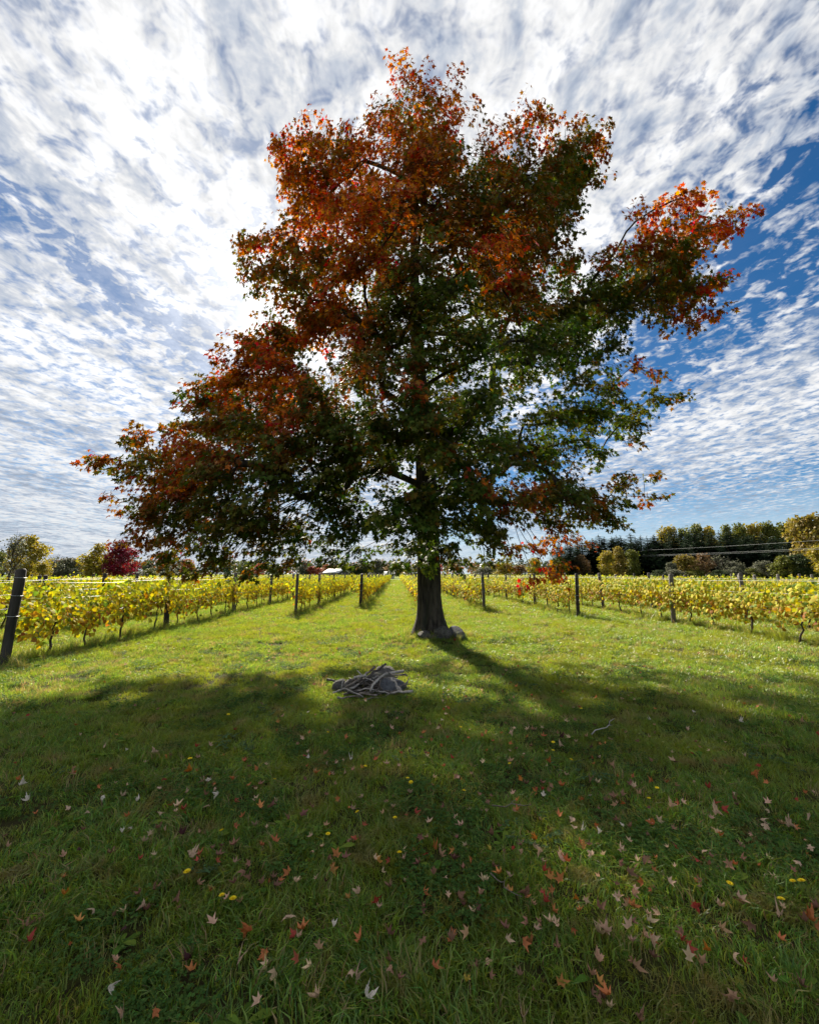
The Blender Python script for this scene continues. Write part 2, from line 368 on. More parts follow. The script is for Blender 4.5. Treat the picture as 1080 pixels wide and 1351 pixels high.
# outer foliage masses of the crown: pixel, radius in pixels, offset from the trunk plane in metres, how red
LOBES = [
 (543,112,24,-.5,.8),(560,135,28,-.6,.8),(590,150,32,-.6,.8),(520,172,32,-.5,.75),(470,188,32,-.4,.7),(420,185,34,-.2,.8),(385,205,26,-.2,.8),(372,190,14,-.2,.7),
 (690,172,36,-.8,.7),(640,205,38,-.7,.6),(745,195,34,-.8,.55),(782,195,22,-.9,.6),(765,235,26,-.8,.5),(735,275,30,-.6,.4),(700,240,42,-.7,.5),(560,200,40,-.7,.6),
 (398,250,30,-.2,.7),(440,250,44,-.6,.9),(400,285,24,-.2,.6),(333,318,22,.0,.6),(345,350,28,.1,.45),(370,330,36,-.3,.8),(415,310,44,-.6,.95),(345,375,20,.2,.35),(385,375,30,.2,.4),
 (325,445,24,.0,.6),(365,445,34,.1,.55),(420,435,40,-.6,.8),(300,505,30,.0,.6),(350,510,48,-.8,.9),(272,520,26,.1,.6),(232,565,30,-.4,.6),(190,572,28,-.5,.55),(145,604,20,-.5,.6),(125,608,11,-.5,.7),(205,600,26,-.4,.45),(180,615,20,-.4,.4),
 (160,662,18,.0,.7),(205,652,34,-.2,.75),(255,640,40,-.4,.8),(195,690,34,-.7,.55),(245,705,38,-.8,.45),(225,725,22,-.8,.4),(290,715,34,-1.0,.35),(300,690,48,-.3,.4),(345,725,30,-1.0,.4),(275,728,26,-.8,.3),(375,700,46,-.8,.25),(385,738,20,-1.2,.4),(330,752,13,-1.0,.35),(235,742,14,-.7,.3),(260,752,12,-.9,.3),
 (838,292,22,-1.6,.8),(880,268,28,-1.8,.85),(905,262,16,-1.9,.85),(900,315,32,-1.8,.7),(945,298,22,-2.0,.95),(972,290,12,-2.1,.95),(862,350,36,-1.7,.5),(915,378,28,-1.8,.65),(935,408,18,-1.9,.8),(802,345,30,-1.3,.5),(785,395,38,-1.1,.3),(835,400,38,-1.5,.35),(880,412,26,-1.7,.6),(898,432,13,-1.8,.6),
 (740,460,40,-.5,.25),(800,455,30,-.8,.25),(835,482,16,-1.0,.6),(858,492,10,-1.0,.5),(760,500,36,-.4,.2),(800,520,30,-.3,.2),(855,528,22,-.5,.25),(885,524,11,-.5,.3),(825,555,28,-.3,.2),(765,580,40,-.2,.15),(825,582,15,-.2,.4),(790,600,24,-.1,.2),
 (848,628,15,-.7,.35),(815,640,28,-.7,.4),(850,655,16,-.9,.5),(765,655,38,-.8,.5),(800,690,26,-.6,.35),(740,705,36,-.8,.6),(705,728,28,-1.0,.7),(655,722,30,-.6,.5),(605,738,22,-.4,.2),(680,665,46,-1.6,.75),(720,755,14,-1.6,.7),(600,700,40,-.3,.1),(480,722,30,-.2,.1),(430,720,30,-.4,.15),(560,745,18,-.6,.1),(520,725,22,.1,.1),
 (300,738,22,-.2,.25),(360,738,24,-.7,.2),(430,742,20,-.6,.12),(480,742,20,-.5,.1),(520,742,18,-.5,.1),(600,748,18,-.6,.15),(640,742,22,-.4,.3),(680,742,20,-.6,.35),(545,725,26,-.9,.05),(580,720,30,-1.2,.1),(500,690,40,-1.2,.08),(450,680,44,-1.4,.1),(420,640,44,-1.2,.15),(620,690,40,-1.4,.12),(540,660,44,-1.6,.08),(735,745,14,-1.0,.6),(705,765,12,-1.6,.75),(215,735,14,.0,.4),
 (342,560,40,.2,.5),(385,600,40,.6,.3),(430,560,40,.8,.2),(560,742,22,-1.6,.1),(545,712,30,-1.8,.12),(585,730,26,-1.5,.12),(560,690,34,-2.2,.1),(535,745,16,-1.2,.1),(300,705,34,-1.6,.3),(360,712,36,-1.8,.2),(420,705,36,-1.8,.15),(470,715,32,-1.5,.1),(520,700,34,-1.4,.08),(640,705,36,-1.4,.25),(600,665,36,-2.0,.15),(205,715,24,-.5,.5),(185,700,20,-.5,.6),(230,735,18,-.6,.4),(290,745,18,-.8,.35),(345,748,16,-1.2,.35),(375,752,14,-1.4,.4),(230,690,30,-.6,.5),(330,700,34,-1.0,.35),(400,735,24,-1.0,.2),(260,728,22,.1,.4),(310,732,22,-1.0,.3),(450,738,22,-1.0,.12),(400,690,36,-1.6,.2),(350,680,36,-1.4,.35),(700,480,40,-1.4,.15),(690,560,40,-1.4,.15),(740,540,36,-1.0,.15),(660,450,40,-1.6,.2),(720,420,40,-1.0,.25),(650,530,40,-1.8,.15),(720,620,36,-1.2,.25),(790,480,26,-.5,.25),(680,610,36,-1.6,.3),(460,600,36,-1.2,.2),(555,300,36,-1.5,.6),(550,355,40,-1.8,.35),(548,415,44,-1.8,.3),(550,235,32,-1.2,.8),(550,475,40,-2.0,.3),(575,390,36,-2.2,.25),(560,270,30,-2.0,.7),(310,620,40,.8,.4),(330,570,40,1.0,.5),(360,620,40,1.0,.3),(520,600,40,.8,.1),(590,610,40,.9,.1),(555,640,36,1.2,.05),(500,560,40,.8,.15),(610,570,40,.8,.1),(560,560,40,1.4,.1),
 (500,275,44,-3.2,1.0),(540,255,30,-3.0,1.0),(470,310,40,-2.8,1.0),(640,330,40,-3.2,1.0),(665,370,34,-3.2,.9),(610,300,34,-2.6,.6),(380,560,36,-2.6,.95),(365,480,40,-2.4,1.0),(400,520,40,-2.4,.85),(545,520,32,-3.4,.7),(560,560,34,-3.4,.5),(590,590,26,-3.4,.35),(630,640,34,-2.8,.85),(445,400,40,-2.2,.85),(480,440,34,-2.2,.7),(250,600,36,-1.2,.8),(300,600,40,-1.6,.7),
]
def poly_in(px, py, P):
    ins = np.zeros(len(px), bool); j = len(P) - 1
    for i in range(len(P)):
        xi, yi = P[i]; xj, yj = P[j]
        c = ((yi > py) != (yj > py)) & (px < (xj - xi) * (py - yi) / (yj - yi + 1e-12) + xi)
        ins ^= c; j = i
    return ins
def poly_dist(px, py, P):
    d = np.full(len(px), 1e9); p = np.stack([px, py], 1)
    for i in range(len(P)):
        a = P[i]; b = P[(i + 1) % len(P)]; ab = b - a
        t = np.clip(((p - a) @ ab) / (ab @ ab), 0, 1)
        d = np.minimum(d, np.linalg.norm(p - (a + t[:, None] * ab), axis=1))
    return d

def build_maple():
    TX, TY = TREE[0], TREE[1]; tz0 = float(H(TX, TY)) - .05
    root = empty('maple_tree', (TX, TY, tz0))
    tag(root, 'large sugar maple with red, orange and green autumn leaves on the lawn', 'tree')
    O = np.array([TX, TY, tz0])
    # --- trunk: tapered leader with flared, ridged base
    nz, k = 90, 72
    zz = np.concatenate([np.linspace(-.15, 3.2, 55), np.linspace(3.35, 13.2, nz - 55)])
    def axis(z):
        z = np.asarray(z, float)
        return np.stack([-.035 * z + .05 * np.sin(z * .55) * np.minimum(z, 3) / 3, .03 * z * 0 + .06 * np.sin(z * .4 + 1) * np.minimum(z, 3) / 3, z], -1)
    def rad(z):
        z = np.asarray(z, float)
        return np.interp(z, [-.2, .0, .15, .4, .9, 1.8, 3, 6, 9, 12, 13.2], [.40, .37, .345, .315, .29, .272, .255, .20, .13, .055, .02])
    th = np.arange(k) / k * 2 * np.pi
    V = []
    for z in zz:
        c = axis(z); r0 = float(rad(z))
        fl = max(0, 1 - max(z, 0) / .75)
        roots = sum(a * np.maximum(0, np.cos(th - p)) ** 8 for p, a in ((.3, .16), (1.5, .12), (2.75, .15), (3.7, .13), (4.6, .09), (5.5, .20)))
        ridge = np.array([mnoise.noise(Vector((np.cos(t) * 3.6, np.sin(t) * 3.6, z * .75))) for t in th])
        fine = np.array([mnoise.noise(Vector((np.cos(t) * 7.5, np.sin(t) * 7.5, z * .9))) for t in th])
        r = r0 * (1 + .07 * ridge + .13 * fine) + roots * fl ** 2
        V.append(np.stack([c[0] + r * np.cos(th), c[1] + r * np.sin(th), np.full(k, z)], -1))
    V = np.concatenate(V)
    i = np.arange(nz - 1)[:, None] * k; j = np.arange(k)[None]; j2 = (j + 1) % k
    q = np.stack([i + j, i + j2, i + k + j2, i + k + j], -1).reshape(-1, 4)
    trunk = link('trunk', mesh_arrays('maple_trunk', V, q, smooth=True), M['bark'], root)
    # --- foliage masses
    lob = []
    for px, py, r, d, red in LOBES:
        if px < 335 and py > 590: d -= 1.0
        c = atY(px, py, TY + d); dist = np.linalg.norm(c - np.array(EYE))
        lob.append((c - O, r / F * dist * .82, red, 9))
    n = 0; rs = np.random.default_rng(21); LB = np.array(LOBES)
    pts = []
    while n < NFILL:
        px, py = rs.uniform(130, 980), rs.uniform(100, 735)
        if not poly_in(np.array([px]), np.array([py]), SIL)[0]: continue
        e = poly_dist(np.array([px]), np.array([py]), SIL)[0]
        if e < 22: continue
        e = e / 55.0
        D = math.sqrt(max(0, 1 - (1 - min(e / 3.6, 1)) ** 2))
        s = rs.uniform(-1, 1)
        d = (abs(s) ** .6) * (-3.4 * D if s < 0 else 2.6 * D)
        if d > .6 and rs.random() < .4: continue
        c = atY(px, py, TY + d)
        rh = math.hypot(c[0] - TX, c[1] - TY)
        if c[2] < 2.2 + .04 * rh and d < -.5: continue
        if c[2] < 2.5 + 1.0 * max(d + .7, 0): continue
        if rh < .5 and c[2] < 3: continue
        if any(np.linalg.norm(c - O - p) < .48 for p in pts): continue
        pts.append(c - O)
        w_ = 1 / (60 + np.hypot(LB[:, 0] - px, LB[:, 1] - py)) ** 5        # sprays turn like their neighbours
        red = .86 * float((w_ * LB[:, 4]).sum() / w_.sum()) - .06 - (.12 if px > 600 else 0) + (.06 if d < -.8 else -.08 if d < .8 else -.18) + rs.normal(0, .09)
        lob.append((c - O, rs.uniform(.55, .85), float(np.clip(red, .0, 1)), d)); n += 1
    # --- limbs: every mass is carried by a branch that grows from the nearest lower wood
    nodes = [axis(z) for z in np.arange(2.9, 12.6, .22)]; par = [-1] * len(nodes); nt = len(nodes)
    order = sorted(range(len(lob)), key=lambda a: math.hypot(lob[a][0][0], lob[a][0][1]))
    ends = []
    for a in order:
        c = lob[a][0]; N = np.array(nodes); dv = c - N
        rh = np.hypot(dv[:, 0], dv[:, 1]); nr = np.hypot(N[:, 0], N[:, 1]); cr = math.hypot(c[0], c[1])
        cost = np.linalg.norm(dv, axis=1) + 4.0 * ((N[:, 2] < 3.0) & (np.arange(len(N)) >= nt)) + .7 * np.maximum(0, .25 * rh - dv[:, 2]) + 2.0 * np.maximum(0, nr - cr)
        b = int(np.argmin(cost)); A = N[b]; L = np.linalg.norm(c - A); ns = max(2, int(L / .32))
        mid = (A + c) / 2 + np.array([0, 0, .10 * L]) + rs.normal(0, .05 * L, 3)
        prev = b
        for t in np.linspace(0, 1, ns + 1)[1:]:
            p = (1 - t) ** 2 * A + 2 * t * (1 - t) * mid + t * t * c + rs.normal(0, .02, 3) * (t < 1)
            nodes.append(p); par.append(prev); prev = len(nodes) - 1
        ends.append((prev, a))
    cnt = np.zeros(len(nodes))
    for e, a in ends:
        while e >= 0: cnt[e] += lob[a][1] ** 2 / .5; e = par[e]
    nodes = np.array(nodes)
    kids = {}
    for a, p in enumerate(par):
        if p >= 0: kids.setdefault(p, []).append(a)
    rr = np.minimum(.0135 * np.maximum(cnt, .3) ** .56, .085)
    twig = MB(); done = set()
    def walk(start):
        path = [par[start], start]; cur = start; side = []
        while cur in kids:
            ks = sorted(kids[cur], key=lambda a: -cnt[a]); side += ks[1:]; cur = ks[0]; path.append(cur)
        return path, side
    stack = []
    for a in range(nt): stack += [b for b in kids.get(a, []) if b >= nt]
    nl = 0
    while stack:
        s0 = stack.pop(); path, side = walk(s0); stack += side
        P = nodes[path]; r = rr[path].copy(); r[0] = min(r[0], r[1] * 1.15) ; r[-1] = .006
        if par[s0] < nt: r[0] = r[1] * 1.25
        if cnt[s0] > 3.2:
            mb = MB(); mb.tube(P, r, 8, wob=.03); link('limb', mb.mesh('limb', True), M['bark'], trunk); nl += 1
        else:
            twig.tube(P, r, 5)
    # --- leaves in drooping sprays
    PP, TT, NN, SS, CC = [], [], [], [], []
    GREEN = np.array([.046, .085, .012]); OLIVE = np.array([.095, .095, .014]); ORANGE = np.array([.60, .185, .016]); RED = np.array([.52, .075, .026]); RUST = np.array([.24, .075, .018])
    for c, r, red, d in lob:
        o = np.array([c[0], c[1], 0]); o = o / max(np.linalg.norm(o), .3)
        ns = int(np.clip(round(15 * (r / .7) ** 2 * DENS), 3, 30))
        for s in range(ns):
            b = c + unit(rs.standard_normal(3)) * r * rs.uniform(0, .75) ** .6 * np.array([1, 1, .8])
            dv = unit(o * .75 + rs.standard_normal(3) * np.array([.75, .75, .35]) + np.array([0, 0, .12]))
            L = rs.uniform(.45, .85) * max(r, .35)
            if d == 9 and s % 4 == 0: dv = unit(dv + o * .5 + [0, 0, .1]); L = L * 1.1 + .22; b = c + unit(b - c) * r * .5
            side = unit(np.cross(dv, [0, 0, 1.0])); upv = np.cross(side, dv)
            m = int(rs.integers(20, 34)) if not (d == 9 and s % 4 == 0) else int(rs.integers(15, 22))
            t = rs.uniform(.05, 1, m) ** .8; sg = rs.choice([-1, 1], m); lat = sg * rs.uniform(.02, .22, m) * (1.15 - .7 * t)
            P = b + dv * (L * t)[:, None] + side * lat[:, None] + upv * rs.normal(0, .05, m)[:, None] - np.array([0, 0, 1]) * (.12 * t ** 2)[:, None]
            tip = dv * .55 + side * (sg * rs.uniform(.1, .8, m))[:, None] + rs.normal(0, .28, (m, 3)) - np.array([0, 0, 1]) * rs.uniform(.25, 1.15, m)[:, None]
            nor = np.array([0, 0, .85]) + o * .5 + rs.normal(0, .38, (m, 3))
            PP.append(P); TT.append(tip); NN.append(nor); SS.append(rs.uniform(.07, .128, m))
            q = np.clip(red + rs.normal(0, .12), 0, 1)         # a spray turns together
            x = np.clip(q + rs.normal(0, .09, m), 0, 1)
            A = np.where((x < .35)[:, None], GREEN + (OLIVE - GREEN) * (x / .35)[:, None],
                 np.where((x < .62)[:, None], OLIVE + (RUST - OLIVE) * ((x - .35) / .27)[:, None], RUST + ((ORANGE if rs.random() < .55 else RED) - RUST) * ((x - .62) / .38)[:, None]))
            CC.append(A)
            twig.tube(np.stack([c + (b - c) * .3, b, b + dv * L * .9 - np.array([0, 0, .08])]), [.006, .005, .002], 3, cap=False)
    P = np.concatenate(PP); S = np.concatenate(SS)
    V, Fa = leaves(P, np.concatenate(TT), np.concatenate(NN), S, MAPLE_T, MAPLE_F)
    C = np.repeat(np.concatenate(CC), len(MAPLE_T), axis=0)
    o = link('crown', mesh_arrays('maple_crown', V, Fa, C), M['maple'], root); o['kind'] = 'stuff'
    o = link('twigs', twig.mesh('maple_twigs'), M['twig'], root); o['kind'] = 'stuff'
    print('MAPLE leaves', len(P), 'limbs', nl, 'lobes', len(lob), 'tree at', TREE)
NFILL, DENS = 255, 1.18
build_maple()

# ------------------------------------------------------------------ vineyard
ORD = ['first', 'second', 'third', 'fourth', 'fifth', 'sixth', 'seventh', 'eighth', 'ninth', 'tenth', 'eleventh', 'twelfth']
def row_x(px, py): return float(ground(px, py)[0])
# measured rows: lateral place, nearest post
ROWS = []      # (x, y_start, post_start, text)
_r = [(1.15, 15.6)] + [(row_x(*p), float(ground(*p)[1])) for p in ((638, 806), (763, 815), (887, 821))]
_l = [(row_x(*p), float(ground(*p)[1])) for p in ((475, 802), (390, 811), (230, 826))]
_l += [(row_x(110, 827), float(ground(110, 827)[1])), (row_x(54, 820), float(ground(54, 820)[1]))]
_r += [(row_x(981, 819), float(ground(981, 819)[1]))]
SP = 2.68
for i in range(11):
    if i < len(_r): x, yp = _r[i]
    else: x, yp = _r[-1][0] + SP * (i - len(_r) + 1), 9.0 + (i * 1.7) % 5
    ROWS.append((x, yp, i < 3, f'{ORD[i]} vine row right of the mown alley', i))
for i in range(11):
    if i < len(_l): x, yp = _l[i]
    else: x, yp = _l[-1][0] - SP * (i - len(_l) + 1), 9.0 + (i * 1.7) % 5
    if i == 2: rr_ = ray(7, 860); yp = x * rr_[1] / rr_[0]
    ROWS.append((x, yp, i < 3, f'{ORD[i]} vine row left of the mown alley', i))
ROW_END = 104.0

VINE_T = np.array([(0, .42, .06), (0, 0, 0), (.42, .05, -.05), (.50, .48, -.03), (0, 1.0, -.14), (-.50, .48, -.03), (-.42, .05, -.05)])
VINE_F = [(0, 1, 2), (0, 2, 3), (0, 3, 4), (0, 4, 5), (0, 5, 6), (0, 6, 1)]
VPAL = np.array([(.42, .40, .045), (.48, .38, .045), (.31, .35, .045), (.16, .23, .035), (.44, .26, .045), (.30, .14, .038)])
def vine_foliage(rs, n, size, half=.66, thin=1.0):
    ax = rs.uniform(-half, half, n)
    # shoots rise and fall along the wire
    prof = 1.31 + .12 * np.sin(ax * 5 + rs.uniform(0, 6)) + .05 * np.sin(ax * 13 + rs.uniform(0, 6))
    bot = .46 + .17 * np.sin(ax * 4 + rs.uniform(0, 6)) + .09 * np.sin(ax * 11 + rs.uniform(0, 6))
    zz = bot + (prof - bot) * rs.beta(1.35, 1.15, n)
    w = .13 + .14 * np.clip((zz - .6) / .6, 0, 1)
    xx = rs.normal(0, 1, n) * w * thin
    sp = rs.random(n) < .05
    zz[sp] += rs.uniform(.05, .2, sp.sum()); xx[sp] *= .5
    P = np.stack([xx, ax, zz], 1)
    sgn = np.sign(xx + rs.normal(0, .05, n))
    nor = np.stack([sgn * .9, np.zeros(n), np.full(n, .55)], 1) + rs.normal(0, .35, (n, 3))
    tip = np.stack([sgn * .35, rs.normal(0, .55, n), np.full(n, -.8)], 1) + rs.normal(0, .25, (n, 3))
    h = np.clip((zz - .6) / .8, 0, 1)
    u = rs.random(n)
    pick = np.where(h > .62, np.where(u < .45, 0, np.where(u < .62, 1, np.where(u < .86, 2, 3))),
            np.where(h > .3, np.where(u < .34, 0, np.where(u < .66, 1, np.where(u < .78, 2, np.where(u < .86, 3, 4)))),
                     np.where(u < .25, 0, np.where(u < .6, 1, np.where(u < .68, 3, np.where(u < .9, 4, 5))))))
    C = VPAL[pick] * rs.uniform(.8, 1.15, (n, 1))
    return P, tip, nor, rs.uniform(.75, 1.25, n) * size, C
def vine_meshes():
    out = []
    rs = np.random.default_rng(5)
    for i in range(8):
        P, tp, nr, s, C = vine_foliage(rs, [310, 430, 360, 470, 400, 280, 440, 380][i], .100)
        V, Fa = leaves(P, tp, nr, s, VINE_T, VINE_F)
        fo = mesh_arrays('vine_foliage', V, Fa, np.repeat(C, len(VINE_T), 0)); fo.materials.append(M['vine'])
        tr = MB()
        k = 7; z = np.linspace(-.06, .72, k)
        p = np.stack([np.cumsum(rs.normal(0, .018, k)), np.cumsum(rs.normal(0, .035, k)), z], 1); p[0, :2] = 0
        tr.tube(p, np.linspace(.028, .017, k) * rs.uniform(.9, 1.2), 7, wob=.12)
        tm = tr.mesh('vine_trunk', True); tm.materials.append(M['vinewood'])
        ar = MB()
        for sg in (-1, 1):
            t = np.linspace(0, 1, 6)
            ar.tube(np.stack([p[-1, 0] * (1 - t), p[-1, 1] + sg * .6 * t, .70 + .10 * np.sin(t * 1.6) + rs.normal(0, .01, 6)], 1), np.linspace(.015, .006, 6), 5)
        for q in range(6):
            y0 = rs.uniform(-.55, .55); t = np.linspace(0, 1, 4)
            ar.tube(np.stack([rs.normal(0, .08) * t, y0 + rs.normal(0, .1) * t, .78 + .6 * t], 1), np.linspace(.005, .002, 4), 4)
        am = ar.mesh('vine_arm'); am.materials.append(M['vinewood'])
        out.append((fo, tm, am))
    return out

def build_vineyard():
    VM = vine_meshes(); rs = np.random.default_rng(9)
    BAY = ['one', 'two', 'three', 'four', 'five', 'six', 'seven', 'eight', 'nine', 'ten', 'eleven', 'twelve']; yp_of = {r[3]: (r[1] if r[2] else r[1] - 5.0) for r in ROWS}
    spots = []
    for (x, yp, end, text, i) in ROWS:
        y = yp + .75 if end else min(yp, 5.0) + rs.uniform(0, 1)
        while y < ROW_END:
            spots.append((x + rs.normal(0, .04), y + rs.normal(0, .06), text, i)); y += rs.uniform(1.1, 1.32) + (1.2 if rs.random() < .05 else 0)
    A = np.array([(a, b, 1.0) for a, b, _, _ in spots]); pr = project(A)
    inview = (pr[:, 2] > 0) & (pr[:, 0] > -60) & (pr[:, 0] < 1140)
    size = np.where(inview, 1.0 / np.maximum(pr[:, 2], .1), 0)
    rowi = np.array([s[3] for s in spots]); size = size / (1 + .28 * np.maximum(rowi - 2, 0))   # outer rows hide behind inner ones
    keep = set(np.argsort(-size)[:300].tolist())
    fV, fC, tV = [], [], MB()
    for a, (x, y, text, i) in enumerate(spots):
        z = float(H(x, y))
        if a in keep:
            fo, tm, am = VM[int(rs.integers(8))]
            r = empty('grapevine', (x, y, z), math.pi * int(rs.integers(2)) + rs.normal(0, .05))
            s = rs.uniform(.86, 1.08); r.scale = (s * rs.uniform(.8, 1.1), rs.uniform(.8, 1.1), s)
            bay = int((y - (yp_of[text])) // 5.0)
            tag(r, f'yellow grapevine in bay {BAY[min(max(bay, 0), 11)]} of the {text}', 'grapevine', f'vines in bay {BAY[min(max(bay, 0), 11)]} of the {text}')
            tk = link('trunk', tm, None, r); link('arm', am, None, tk)
            o = link('foliage', fo, None, r); o['kind'] = 'stuff'
        elif y > 3:
            far = y > 50
            P, tp, nr, sz, C = vine_foliage(rs, 60 if far else 130, .22 if far else .16)
            P = P + np.array([x, y, z])
            fV.append((P, tp, nr, sz, C))
            if not far: tV.tube([(x, y, z - .05), (x + rs.normal(0, .02), y + rs.normal(0, .04), z + .4), (x, y, z + .75)], [.025, .02, .016], 4, cap=False)
    P, tp, nr, sz, C = [np.concatenate(v) for v in zip(*fV)]
    T4 = np.array([(0, 0, 0), (.5, .4, .05), (0, 1, -.1), (-.5, .4, .05)]); F4 = [(0, 1, 2), (0, 2, 3)]
    V, Fa = leaves(P, tp, nr, sz, T4, F4)
    mb = MB(); mb.add(V, None, Fa, np.repeat(C, 4, 0)); 
    for v, q in ((np.concatenate(tV.v), np.concatenate(tV.q)),): mb.add(v, q, None, (.05, .04, .03))
    o = link('distant_vines', mb.mesh('distant_vines'), M['vine'])
    tag(o, 'yellow mass of far grapevines receding to the tree line', 'grapevines', kind='stuff')

def post_mesh(rs, h, r):
    mb = MB(); z = np.concatenate([np.linspace(-.3, h - .02, 9), [h]])
    p = np.stack([np.cumsum(rs.normal(0, .004, 10)), np.cumsum(rs.normal(0, .004, 10)), z], 1)
    rad = np.full(10, r) * rs.uniform(.95, 1.05, 10); rad[-1] *= .82
    mb.tube(p, rad, 12, wob=.03); return mb.mesh('trellis_post', True)
def build_posts():
    rs = np.random.default_rng(12)
    PM = [post_mesh(rs, 1.56, .062) for _ in range(4)]
    st = MB()
    for zz in (.78, 1.12, 1.42):
        st.tube([(math.cos(a) * .072, math.sin(a) * .072, zz) for a in np.linspace(0, 6.3, 12)], .004, 4)
    stm = st.mesh('wire_tie'); stm.materials.append(M['wire'])
    for ri, (x, yp, end, text, i) in enumerate(ROWS):
        ys = []; y = yp
        while y > 6 and not end: y -= 5.0
        while y < 62: ys.append(y); y += 5.0 + rs.normal(0, .15)
        last = None
        for n, y in enumerate(ys):
            pr = project([(x, y, 1.2)])[0]
            if pr[2] < 0 or pr[0] < -40 or pr[0] > 1120: continue
            if i > 4 and (y > 30): continue
            first = last is None; last = y
            lean = (rs.normal(0, .025), rs.normal(0, .025))
            px = pr[0]
            dark = px < 300 or rs.random() < .15
            z = float(H(x, y))
            r = empty('trellis_post', (x, y, z)); r.rotation_euler = (lean[0], lean[1], rs.uniform(0, 6))
            s = rs.uniform(.97, 1.06); sx = rs.uniform(.9, 1.15)
            if ri == 13 and n == 0: r.rotation_euler = (.02, .06, .2); s = 1.06; sx = 1.2; dark = True
            r.scale = (sx, sx, s)
            if end and n == 0: lab = f'{"dark" if dark else "grey"} wooden end post closing the {text}'
            elif first: lab = f'{"dark" if dark else "grey"} wooden post, first one seen in the {text}'
            else: lab = f'wooden trellis post standing further along the {text}'
            tag(r, lab, 'post', f'posts of the {text}')
            sh = link('shaft', PM[int(rs.integers(4))].copy(), None, r); sh.data.materials.append(M['postdark'] if dark else M['post'])
            link('wire_tie', stm, None, sh)
        if i <= 4 and ys:
            y0 = ys[0] if end else 4.0
            for zz, nm in ((.78, 'lower'), (1.12, 'middle'), (1.42, 'upper')):
                mb = MB(); yy = np.arange(y0, 70, 1.25)
                mb.tube(np.stack([np.full(len(yy), x) + .075, yy, zz - .012 * np.abs(np.sin((yy - y0) / 5 * np.pi)) + H(x, yy)], 1), .0034, 4)
                tag(link('trellis_wire', mb.mesh('trellis_wire'), M['wire']), f'{nm} steel trellis wire strung along the {text}', 'wire', 'trellis wires')
build_vineyard()
build_posts()

# ------------------------------------------------------------------ background trees
def dec_crown(rs, n=1500, lobes=14, leaf=.055, narrow=1.0, sparse=False):
    """crown of a unit-high tree: clumps round a spreading frame, width about .7"""
    P, T, N, S = [], [], [], []
    cs = []
    for i in range(lobes):
        z = rs.uniform(.20, .92); w = .30 * narrow * math.sqrt(max(.05, 1 - ((z - .5) / .48) ** 2))
        a = rs.uniform(0, 6.28); q = w * rs.uniform(.35, 1) 
        cs.append((q * math.cos(a), q * math.sin(a), z, rs.uniform(.12, .20) * (1.15 - .4 * z)))
    cs.append((0, 0, .9, .09))
    for c in cs:
        m = n // len(cs)
        d = unit(rs.standard_normal((m, 3))) * (rs.random(m) ** .45)[:, None] * c[3] * (1.25 if sparse else 1)
        P.append(np.array(c[:3]) + d * [1, 1, .85]); T.append(d / c[3] + rs.normal(0, .6, (m, 3)) - [0, 0, .4]); N.append(d / c[3] + rs.normal(0, .5, (m, 3)) + [0, 0, .5]); S.append(rs.uniform(.6, 1.4, m) * leaf)
    T4 = np.array([(0, 0, 0), (.45, .4, .08), (0, 1, -.1), (-.45, .4, .08)]); F4 = [(0, 1, 2), (0, 2, 3)]
    V, Fa = leaves(np.concatenate(P), np.concatenate(T), np.concatenate(N), np.concatenate(S), T4, F4)
    return mesh_arrays('tree_crown', V, Fa, None), cs
def dec_trunk(rs, cs, thick=.022, fine=0):
    mb = MB(); z = np.linspace(-.03, .8, 8)
    ax = np.stack([rs.normal(0, .006, 8), rs.normal(0, .006, 8), z], 1)
    mb.tube(ax, np.linspace(thick, .004, 8), 7)
    for c in cs:
        b = np.array([0, 0, max(.15, c[2] - .28)]); e = np.array(c[:3]); mid = (b + e) / 2 + [0, 0, -.02] + rs.normal(0, .015, 3)
        mb.tube([b, mid, e], [.009, .006, .002], 4)
        for q in range(fine):
            d = rs.normal(0, .07, 3) + [0, 0, .07]
            mb.tube([mid, (mid + e) / 2 + d * .5, e + d], [.004, .003, .001], 3, cap=False)
    return mb.mesh('tree_trunk', True)
def con_crown(rs, n=26):
    P, T, N, S = [], [], [], []
    for i in range(n):
        z = .06 + .92 * (i / n) ** .92; w = .27 * (1 - z) ** .62 + .01
        for b in range(14):
            a = rs.uniform(0, 6.28); L = w * rs.uniform(.7, 1.15); m = 9
            t = np.linspace(.15, 1, m)
            d = np.array([math.cos(a), math.sin(a), 0]); sd = np.array([-math.sin(a), math.cos(a), 0])
            p = d * (L * t)[:, None] + np.array([0, 0, 1]) * (z - .22 * L * t + .10 * L * t ** 2)[:, None]
            for sg in (-1, 1):
                P.append(p); T.append(d * .8 + sd * sg * .9 + rs.normal(0, .25, (m, 3)) - [0, 0, .25]); N.append(np.tile([0, 0, 1.0], (m, 1)) + rs.normal(0, .3, (m, 3))); S.append((.055 * (1 - .75 * z) * (1.1 - .5 * t)) * rs.uniform(.8, 1.3, m))
    m = 10; P.append(np.stack([rs.normal(0, .004, m), rs.normal(0, .004, m), np.linspace(.93, 1.0, m)], 1)); T.append(rs.normal(0, .6, (m, 3)) + [0, 0, .7]); N.append(rs.normal(0, 1, (m, 3))); S.append(np.full(m, .02))
    T3 = np.array([(.38, 0, 0), (0, 1.25, -.12), (-.38, 0, 0)])
    V, Fa = leaves(np.concatenate(P), np.concatenate(T), np.concatenate(N), np.concatenate(S), T3, [(0, 1, 2)])
    return mesh_arrays('conifer_crown', V, Fa, None)

